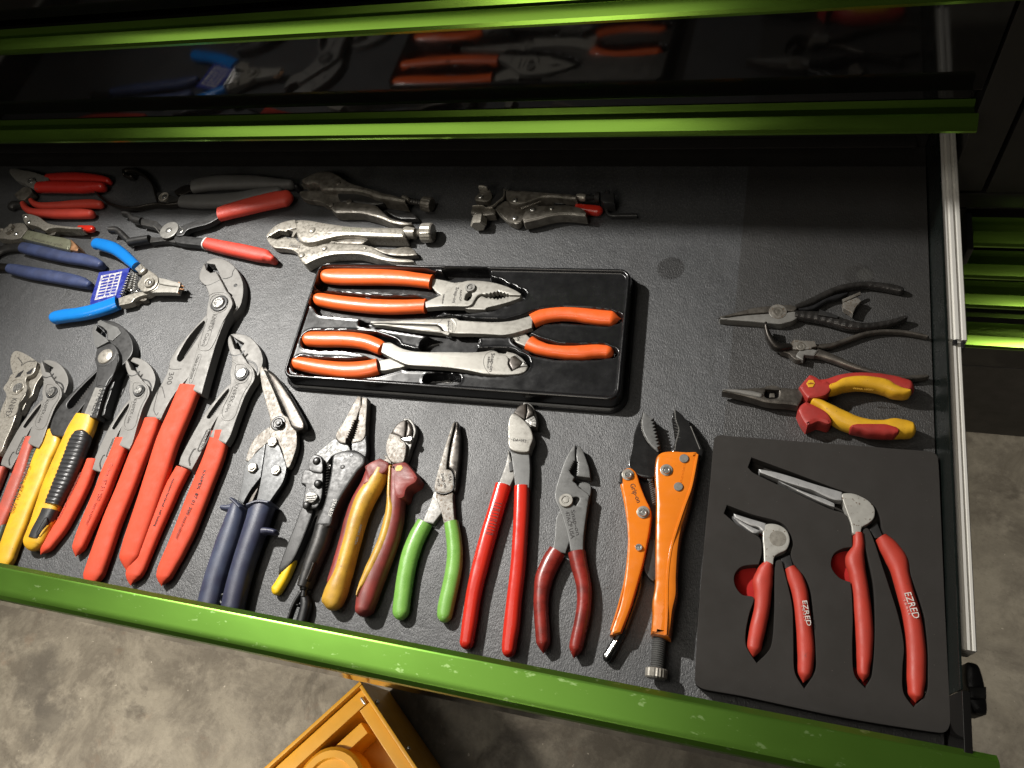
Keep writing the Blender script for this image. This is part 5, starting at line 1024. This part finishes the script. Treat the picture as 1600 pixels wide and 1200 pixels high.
T.sweep('wire_spring', [(408, 468, 8), (440, 500, 8), (456, 525, 8)], 2, 14, 'pol', caps=(1, 1)); T.sweep('wire_spring', [(598, 480, 9), (625, 500, 9), (600, 525, 9)], 2.5, 12, 'pol', caps=(1, 1))
T.sweep('handle', [(882, 390, 78), (960, 366, 88), (1060, 340, 96), (1170, 312, 100), (1280, 288, 104), (1360, 275, 98), (1408, 268, 76)], 15, 4, 'clamp_red', caps=(0, 1), e=2.5, groove=.28)
T.sweep('handle', [(790, 598, 74), (860, 614, 82), (950, 634, 88), (1050, 654, 92), (1150, 676, 92), (1215, 690, 86), (1245, 705, 60), (1286, 724, 34)], 15, 1, 'clamp_red', caps=(0, 1), e=2.6)
T.sweep('handle_mouth', [(786, 598, 80), (794, 600, 80)], 15.6, .8, 'white', caps=(0, 0), e=2.6)

def locking(label, m, md, up, jaws, low, tongue, scr, knob, rivs, spr=None, base=(600, 300)):
    T = Tool('locking_pliers', label, 'locking pliers', base, 'locking pliers')
    for j in jaws: T.plate('jaw', j, 2, 11, m, 1)
    T.plate('body_shell', up, 1, 19, m, 4)
    for i, l in enumerate(low): T.plate('lever' if i == 0 else 'link', l, 2 + i, 16 - 3 * i, m if i == 0 else md, 2.6)
    T.plate('release_tongue', tongue, 2, 9, md, 1.4)
    T.screw('adjusting_screw', scr[0], scr[1], scr[2], 10, md, 8)
    T.lathe('adjusting_knob', knob[0], knob[1], [(0, knob[2] * .92), (.12, knob[2]), (.88, knob[2]), (1, knob[2] * .9)], 11, m, seg=36, flute=.05, n_fl=1)
    for c, d, z_ in rivs: T.disc('rivet', c, d, z_, 2.2, m, 'dome')
    if spr: T.spring('spring', *spr, .6, md)
    return T
V(400, 250, 5)
T = locking('tarnished dark locking pliers, farthest back in the drawer above the shiny ones', 'dark_nickel', 'dark',
  [(350, 152), (380, 130), (440, 98), (490, 84), (545, 80), (600, 90), (660, 125), (740, 172), (830, 200), (920, 226), (1000, 252), (1080, 268), (1160, 292, 1), (1168, 332, 1), (1100, 322), (1000, 305), (930, 290), (860, 262), (780, 244), (640, 238), (520, 234), (495, 215), (482, 190), (440, 180), (400, 192), (370, 180)],
  [[(340, 250), (380, 240), (500, 236), (640, 240), (700, 262), (650, 330), (560, 355), (500, 325), (400, 312), (355, 290)], [(350, 190, 1)] + zig((480, 200), (385, 196), 7, 7) + [(360, 180, 1), (420, 150, 1), (480, 160, 1), (495, 210, 1)]],
  [[(565, 345), (600, 328), (700, 320), (800, 330), (900, 340), (945, 355), (990, 400), (1050, 448), (1120, 468), (1180, 480), (1228, 500, 1), (1150, 505), (1060, 490), (980, 458), (900, 435), (820, 415), (720, 412), (640, 414), (600, 400)],
   [(640, 250), (760, 242), (860, 268), (930, 298), (1000, 330), (940, 350), (860, 345), (760, 330), (660, 325)]],
  [(1000, 385), (1060, 405), (1120, 410), (1200, 403), (1240, 425), (1268, 458, 1), (1200, 460), (1120, 455), (1060, 430)],
  ((1150, 312), (1310, 342), 44), ((1305, 340), (1375, 352), 92), [((582, 345), 40, 16), ((722, 322), 46, 15), ((638, 175), 40, 18.6)], base=(700, 300))
T.sweep('ball_end', [(1140, 300, 34), (1175, 312, 46), (1210, 330, 36)], 12, 5, 'dark_nickel', caps=(1, 1)); T.spring('screw_coil', (400, 182), (470, 192), 50, 6, 11, .9, 'pol')
T = locking('shiny nickel locking pliers with curved toothed jaws, just above the black plastic tray', 'nickel', 'dark_nickel',
  [(305, 465, 1), (345, 460), (420, 465), (520, 482), (640, 500), (760, 514), (880, 518), (1000, 520), (1100, 522), (1158, 528, 1), (1162, 600, 1), (1050, 600), (940, 596), (860, 594), (760, 586), (660, 590), (560, 610), (470, 635), (400, 645), (350, 635), (318, 600), (306, 540)],
  [[(78, 588, 1), (100, 560), (150, 512), (220, 480), (306, 463, 1), (318, 530, 1), (245, 545, 1)] + zig((240, 562), (180, 552), 4, 6)[:-1] + zig((180, 552), (98, 598), 5, 6) + [(82, 604, 1)],
   [(80, 612, 1)] + zig((98, 606), (165, 622), 4, -6)[:-1] + zig((165, 622), (236, 600), 5, -6) + [(250, 612, 1), (300, 606), (340, 640), (420, 650), (480, 650), (460, 700), (400, 740), (345, 742), (290, 705), (220, 690), (150, 685), (110, 660)]],
  [[(322, 742), (335, 718), (370, 708), (440, 684), (500, 658), (570, 645), (640, 648), (740, 652), (830, 655), (890, 670), (950, 702), (1020, 740), (1100, 762), (1180, 768), (1236, 780, 1), (1235, 796, 1), (1120, 797), (1040, 790), (960, 774), (880, 750), (790, 732), (700, 732), (600, 738), (500, 762), (430, 792), (390, 812), (360, 800)],
   [(560, 645, 1), (640, 624), (700, 612), (780, 608), (886, 612, 1), (830, 655, 1), (700, 655)]],
  [(880, 672), (960, 686), (1060, 692), (1140, 678), (1190, 676), (1235, 700), (1262, 740, 1), (1180, 748), (1080, 745), (990, 725)],
  ((1150, 565), (1310, 572), 50), ((1298, 570), (1385, 568), 116), [((432, 542), 52, 18.6), ((530, 684), 42, 15.6), ((352, 738), 46, 15.6), ((850, 684), 20, 15.4)], ((500, 642), (690, 598), 24, 16, 9), base=(700, 640))
T.plate('maker_plate', [(262, 648, 1), (345, 662, 1), (335, 688, 1), (255, 676, 1)], 10.8, 11.6, 'worn', .2, smooth=False); T.text('10WR', (272, 674), (322, 684), 16, 11.8, 'dark_nickel')
T.sweep('ball_end', [(1140, 566, 60), (1180, 568, 78), (1245, 575, 66)], 14, 4, 'nickel', caps=(1, 0)); T.text('VISE-GRIP', (660, 560), (812, 566), 34, 19.1, 'welder')
T.plate('inner_jaw_pad', [(250, 545, 1), (325, 535, 1), (325, 550, 1), (290, 600, 1), (275, 598, 1), (290, 560, 1)], 8, 13, 'dark_nickel', .6, smooth=False)

V(700, 260, 5)
T = Tool('locking_chain_breaker', 'small tarnished locking tool with hex bolt jaw and a black hex key in its screw', 'locking pliers', (700, 320), 'locking pliers')
T.plate('body_shell', [(450, 170, 1), (470, 180), (600, 186), (740, 196), (860, 206), (960, 212), (1008, 222, 1), (1006, 256, 1), (940, 255), (860, 245), (780, 242), (720, 244), (670, 262), (600, 286), (540, 296), (490, 290), (462, 262), (448, 230)], 4, 20, 'dark_nickel', 3)
T.groove('shell_edge', [(468, 275), (520, 292), (600, 284), (680, 258), (720, 243), (860, 244), (1003, 254)], 7, 16, 'nickel', h=1.4)
T.plate('jaw_frame', [(290, 322, 1), (330, 320), (380, 290), (430, 240), (440, 165), (425, 158), (395, 190), (340, 262), (330, 300)], 6, 16, 'gunmetal', 1.5)
T.sweep('frame_edge', [(300, 330, 9), (345, 318, 9), (395, 280, 9), (438, 238, 9), (442, 180, 9)], 5, 12, 'nickel', caps=(1, 1))
T.plate('clevis', [(234, 160, 1), (262, 158), (312, 172, 1), (335, 190), (346, 225), (335, 255), (300, 275), (250, 272), (212, 262), (208, 240), (228, 215), (245, 200, 1)], 4, 18, 'dark_nickel', 2)
T.sweep('clevis_roll', [(238, 166, 20), (275, 168, 24), (312, 178, 20)], 8, 16, 'nickel', caps=(1, 1)); T.disc('rivet', (252, 230), 42, 17.6, 2.6, 'pol', 'dome')
T.plate('anvil', [(186, 308, 1), (272, 306, 1), (300, 330), (350, 328), (372, 335, 1), (366, 375, 1), (280, 384), (240, 380), (178, 360, 1)], 4, 14, 'dark_nickel', 1.4)
T.sweep('frame_edge', [(190, 312, 8), (270, 310, 8), (300, 328, 8), (352, 325, 8)], 3, 13, 'nickel', caps=(1, 1))
T.lathe('clamp_bolt', (262, 340), (252, 395), [(0, 34), (1, 34)], 10, 'dark_nickel'); T.lathe('bolt_collar', (256, 375), (250, 400), [(0, 62), (.5, 76), (1, 76)], 10, 'dark_nickel')
T.lathe('bolt_head', (248, 398), (236, 470), [(0, 92), (.2, 118), (.85, 122), (1, 104)], 11, 'nickel', seg=6)
T.plate('lower_jaw', [(376, 322), (400, 300), (450, 268), (520, 272), (560, 300), (600, 290), (700, 300), (720, 330), (600, 400), (560, 440), (530, 450), (470, 425), (410, 372)], 2, 11, 'dark_nickel', 1.2)
T.sweep('frame_edge', [(376, 338, 9), (410, 385, 9), (460, 425, 10), (520, 445, 11), (575, 438, 9)], 5, 7, 'nickel', caps=(1, 1))
T.plate('lever', [(580, 402), (600, 345), (640, 310), (720, 300), (820, 300), (920, 296), (1010, 312), (1058, 330), (1084, 358, 1), (1082, 392, 1), (1000, 384), (920, 378), (840, 384), (760, 400), (680, 422), (596, 440, 1)], 4, 17, 'dark_nickel', 2.6)
T.groove('lever_sheen', [(598, 428), (680, 408), (780, 382), (880, 366), (980, 366), (1076, 376)], 12, 16.5, 'nickel', h=.8)
T.groove('edge_line', [(590, 320), (640, 292), (700, 268), (760, 262), (820, 262)], 5, 12, 'nickel', h=.6)
T.sweep('release_tip', [(1000, 325, 50), (1080, 338, 62), (1150, 345, 66), (1210, 352, 56)], 10, 2, 'gloss_red', caps=(0, 1), e=2.8)
T.plate('link', [(820, 268), (900, 262), (1030, 268), (1020, 288), (930, 292), (840, 290)], 5, 11, 'gunmetal', 1)
T.lathe('screw_ball', (1005, 240), (1078, 248), [(0, 40), (.2, 48), (.8, 50), (1, 40)], 12, 'nickel'); T.screw('adjusting_screw', (1075, 245), (1165, 245), 34, 12, 'dark', 8); T.lathe('screw_collar', (1150, 245), (1186, 245), [(0, 64), (.5, 76), (1, 70)], 12, 'dark')
T.plate('screw_block', [(1190, 208, 1), (1232, 205, 1), (1236, 180, 1), (1262, 178, 1), (1268, 206, 1), (1300, 210, 1), (1300, 284, 1), (1215, 286, 1), (1190, 262, 1)], 4, 18, 'gunmetal', 2, smooth=False)
T.sweep('hex_key', [(1238, 270, 26), (1238, 330, 26), (1246, 368, 26), (1275, 386, 26), (1360, 386, 25), (1478, 386, 24)], 5, 2, 'gunmetal', caps=(0, 0), e=2.8)
for c, d, z_ in (((522, 257), 44, 19.6), ((660, 330), 44, 16.6), ((805, 322), 34, 16.6), ((522, 396), 44, 10.6)): T.disc('rivet', c, d, z_, 2.4, 'pol', 'dome')
T.spring('spring', (572, 330), (746, 260), 20, 16, 13, .55, 'nickel')

# ---- black vacuum formed tray
V(0, 0, 1)
TH = .0225
cs = [plane(499, 410, TH), plane(986, 420, TH), plane(967, 625, TH), plane(440, 588, TH)]   # rim corners TL TR BR BL
tray = Tool('plier_tray', 'glossy black moulded plastic tray that holds three orange handled pliers', 'tray', (700, 520))
cen = sum(cs, Vector()) / 4
def q2(u_, v_): return cs[0].lerp(cs[1], u_).lerp(cs[3].lerp(cs[2], u_), v_)
Wd = (cs[1] - cs[0]).length; Hd = (cs[3] - cs[0]).length
# pockets as capsules: (list of (x,y,width px)) in photo px
def Fz(L_): return [(430 + a / 4, 400 + b / 4, c / 4) for a, b, c in L_]
def Gz(L_): return [(700 + a / 5, 400 + b / 5, c / 5) for a, b, c in L_]
pockets = [
 Fz([(320, 140, 150), (500, 145, 160), (700, 150, 160), (900, 165, 160), (1050, 190, 170)]), Fz([(270, 265, 110), (330, 300, 150), (600, 325, 150), (900, 325, 150), (1000, 300, 160)]),
 Fz([(1040, 230, 200), (1150, 240, 250), (1250, 235, 250), (1350, 245, 210), (1450, 248, 140), (1530, 248, 80)]), Fz([(1090, 110, 90), (1200, 110, 90), (1300, 120, 90)]),
 Fz([(560, 415, 70), (700, 425, 80), (900, 440, 110), (1050, 450, 140), (1250, 465, 130)]), Gz([(0, 550, 170), (200, 565, 150), (450, 570, 150), (600, 540, 170), (700, 490, 150)]),
 Gz([(700, 480, 130), (900, 465, 135), (1100, 475, 140), (1250, 490, 135), (1310, 490, 100)]), Gz([(560, 640, 120), (680, 710, 150), (850, 750, 135), (1050, 755, 135), (1200, 750, 130), (1280, 760, 90)]),
 Fz([(225, 525, 120), (300, 530, 130), (450, 530, 130), (600, 550, 150), (700, 590, 160)]), Fz([(160, 680, 110), (250, 700, 130), (450, 712, 140), (640, 690, 140), (760, 660, 130)]),
 Fz([(700, 600, 120), (850, 650, 140), (1050, 655, 150), (1200, 660, 160), (1330, 665, 185), (1440, 668, 185), (1520, 680, 140)]),
 Fz([(960, 560, 110), (1050, 550, 130), (1220, 550, 110)]), Fz([(960, 770, 70), (1060, 775, 90), (1130, 775, 70)]), Fz([(1050, 480, 60), (1050, 620, 60)])]
NX, NY = 420, 190
uu, vv = np.meshgrid(np.linspace(0, 1, NX + 1), np.linspace(0, 1, NY + 1))
c0, c1, c2, c3 = [np.array(c) for c in cs]
P2 = ((c0[None, None] * (1 - uu[..., None]) + c1[None, None] * uu[..., None]) * (1 - vv[..., None]) + (c3[None, None] * (1 - uu[..., None]) + c2[None, None] * uu[..., None]) * vv[..., None])
X = P2[..., 0]; Y = P2[..., 1]
sd = np.full(X.shape, 1.0)
for pk in pockets:
    W3 = [(plane(a, b, .018), (plane(a, b + c / 2, .018) - plane(a, b - c / 2, .018)).length / 2) for a, b, c in pk]
    for (a, ra), (b, rb) in zip(W3[:-1], W3[1:]):
        dx, dy = b.x - a.x, b.y - a.y; L2_ = dx * dx + dy * dy
        t = np.clip(((X - a.x) * dx + (Y - a.y) * dy) / L2_, 0, 1)
        sd = np.minimum(sd, np.hypot(X - a.x - t * dx, Y - a.y - t * dy) - (ra + (rb - ra) * t))
def sstep(x): x = np.clip(x, 0, 1); return x * x * (3 - 2 * x)
fl = sstep((sd + .0034) / .0034)                  # 0 inside pocket, 1 outside
bead = np.exp(-((sd - .0004) / .0013) ** 2) * .00035
panel = .0192; floor_z = .0058
Z = floor_z + (panel - floor_z) * fl + bead
ed = np.minimum(np.minimum(uu, 1 - uu) * Wd, np.minimum(vv, 1 - vv) * Hd)
R_ = .012
cx_ = np.minimum(uu, 1 - uu) * Wd; cy_ = np.minimum(vv, 1 - vv) * Hd
corner = (cx_ < R_) & (cy_ < R_)
dc = np.hypot(R_ - cx_, R_ - cy_); ed = np.where(corner, R_ - dc, ed)
rim = 1 - sstep((ed - .0028) / .0018)
Z = Z * (1 - rim) + TH * rim
Z = np.where(ed < .0010, TH - .0012 * (1 - np.clip(ed, 0, .001) / .001) ** 2, Z)
# pull vertices beyond the rounded corners onto the arc
k = np.where(corner & (dc > R_), R_ / np.maximum(dc, 1e-9), 1.0)
un = np.where(corner, np.where(uu < .5, (R_ - (R_ - cx_) * k) / Wd, 1 - (R_ - (R_ - cx_) * k) / Wd), uu)
vn = np.where(corner, np.where(vv < .5, (R_ - (R_ - cy_) * k) / Hd, 1 - (R_ - (R_ - cy_) * k) / Hd), vv)
P2 = ((c0 * (1 - un[..., None]) + c1 * un[..., None]) * (1 - vn[..., None]) + (c3 * (1 - un[..., None]) + c2 * un[..., None]) * vn[..., None])
tv = [(float(P2[j, i, 0]), float(P2[j, i, 1]), float(Z[j, i])) for j in range(NY + 1) for i in range(NX + 1)]
tf = [(j * (NX + 1) + i, j * (NX + 1) + i + 1, (j + 1) * (NX + 1) + i + 1, (j + 1) * (NX + 1) + i) for j in range(NY) for i in range(NX)]
tray.add('tray_body', tv, tf, 'tray', angle=60, wn=False)
def rr(off, z, n=8, r=R_):
    ex = (cs[1] - cs[0]).normalized(); ey = (cs[3] - cs[0]).normalized(); out = []
    for (c, sx, sy, a0) in ((cs[0], 1, 1, 180), (cs[1], -1, 1, 270), (cs[2], -1, -1, 0), (cs[3], 1, -1, 90)):
        o_ = c + ex * (r * sx) + ey * (r * sy)
        for i in range(n + 1):
            a = math.radians(a0 + 90 * i / n); p = o_ + (ex * math.cos(a) + ey * math.sin(a)) * (r + off); out.append((p.x, p.y, z))
    return out
rings = [rr(-.0006, TH - .0008), rr(.0004, TH - .0022), rr(.0016, .012), rr(.0020, .0065), rr(.0048, .0058), rr(.0052, .0052), rr(.0056, .0006)]
sv = [p for r_ in rings for p in r_]; nn = len(rings[0])
tray.add('tray_skirt', sv, [(k_ * nn + i, k_ * nn + (i + 1) % nn, (k_ + 1) * nn + (i + 1) % nn, (k_ + 1) * nn + i) for k_ in range(len(rings) - 1) for i in range(nn)], 'tray', angle=50)
V(430, 400, 4)
tray.groove('recycling_mark', [(1040, 790, 1), (1068, 752, 1), (1105, 795, 1), (1040, 790, 1)], 5, 5.9, 'satin', h=.3); tray.text('PS', (1056, 788), (1080, 792), 20, 6.1, 'satin')
tray.text('PL300', (562, 268), (590, 274), 12, 19.3, 'grey_steel')

# three orange handled tools in the tray
G3 = 'orange handled pliers in the black tray'
ZB = .0062
V(430, 400, 4)
T = Tool('slip_joint_pliers', 'orange handled slip joint pliers, uppermost of the three in the black tray', 'pliers', (1050, 220), G3, z=ZB)
T.plate('under_jaw', [(1537, 248, 1), (1528, 262), (1450, 290), (1390, 306), (1325, 322), (1312, 334, 1), (1260, 334), (1195, 330), (1180, 320), (1228, 312), (1250, 280), (1285, 250), (1314, 258, 1)] + zig((1322, 262), (1392, 272), 3, -9)[:-1] + zig((1392, 272), (1455, 256), 3, -9) + [(1460, 248, 1)], 3, 11, 'tray_steel', 1)
T.plate('under_arm', [(982, 138, 1), (1060, 152), (1120, 166), (1170, 165), (1120, 230), (1060, 250), (1010, 225), (978, 190, 1)], 2, 8, 'tray_steel', .8)
T.plate('top_jaw', [(1038, 240), (1090, 205), (1145, 172), (1185, 156), (1230, 151), (1300, 155), (1370, 166), (1440, 186), (1500, 212), (1538, 236, 1), (1532, 245, 1), (1460, 243, 1)] + zig((1455, 232), (1392, 216), 3, -9)[:-1] + zig((1392, 216), (1322, 232), 3, -9) + [(1314, 240, 1), (1290, 236), (1262, 250), (1245, 275), (1228, 302), (1195, 314), (1130, 314), (1050, 314), (940, 322, 1), (936, 286, 1), (990, 262)], 6, 14, 'tray_steel', 1.1,
        holes=[[(1194, 236), (1215, 226), (1230, 238), (1222, 262), (1204, 278), (1184, 272), (1186, 256)]])
T.disc('pivot_pin', (1218, 194), 62, 13.6, 3.4, 'satin', 'rivet')
T.text('Snap-on', (1130, 196), (1106, 292), 20, 14.15, 'ink'); T.text('46ACF', (1156, 210), (1150, 282), 12, 14.15, 'ink'); T.text('MADE IN USA', (1050, 240), (1040, 300), 9, 14.15, 'ink')
T.sweep('handle', [(286, 118, 56), (340, 128, 88), (440, 131, 96), (560, 132, 96), (680, 134, 92), (790, 140, 88), (880, 150, 82), (978, 162, 78)], 14, 0, 'orange', caps=(1, 0), e=2.2)
T.sweep('handle', [(243, 262, 50), (290, 275, 80), (390, 292, 84), (500, 305, 86), (620, 316, 86), (740, 320, 84), (840, 318, 80), (940, 314, 76)], 14, 0, 'orange', caps=(1, 0), e=2.2)
T.sweep('handle_mouth', [(972, 162, 84), (980, 163, 84)], 14.6, .2, 'orange', caps=(0, 0), e=2.2); T.sweep('handle_mouth', [(935, 314, 82), (943, 314, 82)], 14.6, .2, 'orange', caps=(0, 0), e=2.2)
T = Tool('needle_nose_pliers', 'orange handled long reach needle nose pliers, in the middle of the black tray', 'pliers', (1100, 440), G3, z=ZB)
T.plate('upper_jaw', [(590, 412, 1), (700, 403), (850, 396), (1000, 390), (1060, 388), (1105, 390), (1136, 420), (1130, 465), (1105, 482, 1), (1060, 470), (1030, 438), (1000, 428, 1), (800, 422), (592, 417, 1)], 3, 10, 'tray_steel', 1.6)
T.plate('lower_jaw', [(592, 420, 1), (800, 426), (1000, 432, 1), (1024, 442), (1055, 474), (1090, 486, 1), (1000, 476), (900, 466), (750, 444), (640, 430)], 2, 9, 'tray_steel', 2)
T.groove('jaw_seam', [(594, 418), (800, 424), (1000, 430), (1025, 415), (1045, 396)], 3.4, 10, 'dark', h=.05)
V(700, 400, 5)
T.plate('arm', [(10, 485, 1), (60, 484), (90, 500), (200, 508), (340, 515), (430, 512), (520, 500), (600, 478), (664, 458, 1), (656, 560, 1), (580, 584), (500, 606), (420, 617), (330, 612), (200, 606), (70, 606), (30, 600, 1), (60, 545)], 6, 13, 'tray_steel', 1)
T.groove('joint_line', [(38, 484), (62, 510), (66, 550), (48, 598)], 4, 13, 'etch', h=.06)
T.plate('arm', [(420, 636, 1), (500, 622), (560, 606), (606, 606, 1), (642, 640, 1), (624, 712, 1), (590, 700), (540, 678), (480, 648)], 1, 7.5, 'tray_steel', .9)
T.text('Snap-on', (-2, 505), (0, 590), 12, 10.3, 'ink'); T.text('912CF', (10, 508), (12, 580), 10, 13.1, 'etch'); T.text('USA', (545, 622), (538, 662), 22, 7.7, 'etch')
T.sweep('handle', [(660, 510, 102), (720, 482, 104), (800, 462, 102), (900, 454, 98), (1000, 458, 102), (1100, 472, 110), (1200, 484, 112), (1290, 490, 108), (1352, 490, 70)], 14, 0, 'orange', caps=(0, 2), e=2.2)
T.sweep('handle', [(636, 684, 120), (700, 716, 104), (780, 740, 92), (870, 752, 92), (960, 758, 100), (1060, 756, 106), (1150, 748, 100), (1230, 750, 92), (1296, 760, 84)], 14, 0, 'orange', caps=(0, 1), e=2.2)
V(430, 400, 4)
T = Tool('diagonal_cutters', 'orange handled long reach diagonal cutters, lowest of the three in the black tray', 'cutters', (1100, 650), G3, z=ZB)
T.plate('under_jaw', [(1340, 600, 1), (1360, 588, 1), (1400, 605), (1440, 608, 1), (1448, 596, 1), (1500, 610), (1550, 645), (1582, 690, 1), (1500, 700), (1400, 680)], 2, 10, 'tray_steel', 1)
T.plate('arm', [(672, 542, 1), (715, 538), (745, 552), (790, 575), (860, 592), (950, 598), (1100, 598), (1220, 600), (1300, 596), (1350, 588), (1380, 594, 1), (1410, 612), (1445, 622, 1), (1458, 640), (1456, 680), (1478, 718, 1), (1530, 695), (1580, 690, 1), (1560, 722), (1510, 738), (1430, 742), (1350, 740), (1300, 735), (1240, 722), (1150, 706), (1050, 694), (930, 688), (830, 680), (760, 652), (700, 622), (660, 600, 1)], 6, 14, 'tray_steel', 1.1)
T.plate('cutting_bevel', [(1470, 628, 1), (1492, 618, 1), (1546, 662, 1), (1524, 690, 1), (1482, 714, 1), (1458, 668, 1)], 8, 14.3, 'brown', 2, smooth=False)
T.plate('bevel_edge', [(1494, 618, 1), (1512, 620, 1), (1572, 676, 1), (1578, 688, 1), (1528, 690, 1), (1548, 662, 1)], 8, 14.2, 'satin', 1.2, smooth=False)
T.plate('arm', [(648, 655, 1), (700, 642), (745, 638), (780, 660), (822, 684, 1), (780, 698), (740, 704), (690, 715), (634, 716, 1)], 1, 8, 'tray_steel', .9)
T.groove('joint_line', [(1365, 590), (1320, 612), (1302, 655), (1312, 700), (1340, 738)], 4, 14, 'etch', h=.06)
T.text('Snap-on', (1352, 608), (1338, 722), 22, 14.2, 'ink'); T.text('388CF', (1330, 628), (1322, 702), 12, 14.2, 'etch')
T.sweep('handle', [(174, 520, 48), (220, 520, 88), (310, 522, 92), (410, 522, 92), (500, 528, 92), (580, 542, 92), (640, 565, 92), (670, 580, 84)], 14, 0, 'orange', caps=(1, 0), e=2.2)
T.sweep('handle', [(108, 662, 46), (150, 672, 80), (240, 690, 88), (340, 705, 92), (440, 714, 98), (530, 712, 100), (600, 702, 96), (646, 690, 90)], 14, 0, 'orange', caps=(1, 0), e=2.2)

# ---- specks of dirt and swarf on the liner
random.seed(4); cv = []; cf_ = []
for (x, y, r) in [(58, 590, 1.1), (46, 632, .9), (112, 805, 1.6), (190, 905, 1.2), (306, 765, .9), (200, 915, .7), (442, 610, .5), (655, 690, .9), (760, 770, .6), (668, 762, .7), (1080, 640, .5), (1290, 760, .5), (1225, 980, .7), (1330, 990, .5), (240, 505, .6)] + [(random.uniform(20, 1440), random.uniform(420, 1050), random.uniform(.25, .5)) for _ in range(60)]:
    zf = .0004
    p = plane(x, y, .0012); b0 = len(cv); a0 = random.random() * 6; k_ = random.uniform(1.2, 2.4)
    for i in range(5):
        a = a0 + i * 2 * math.pi / 5; cv.append((p.x + r * MM * k_ * math.cos(a), p.y + r * MM * math.sin(a) * .7, .0004))
    cv.append((p.x, p.y, .0004 + r * MM * .5)); cf_ += [(b0 + i, b0 + (i + 1) % 5, b0 + 5) for i in range(5)]
for _ in range(34):
    p = plane(random.choice((random.uniform(1120, 1250), random.uniform(1290, 1330), random.uniform(1440, 1460))), random.uniform(700, 1090), FT * MM + .0004); b0 = len(cv); r = random.uniform(.15, .4)
    if p.y < .085: continue
    for i in range(4): a = i * math.pi / 2 + r * 9; cv.append((p.x + r * MM * math.cos(a), p.y + r * MM * math.sin(a), p.z - .0001))
    cv.append((p.x, p.y, p.z + r * MM * .4)); cf_ += [(b0 + i, b0 + (i + 1) % 4, b0 + 4) for i in range(4)]
db = link('metal_swarf', cv, cf_, 'worn', kind='stuff', smooth=False); db['label'] = 'tiny bright metal flakes and dirt specks scattered over the drawer liner'; db['category'] = 'debris'
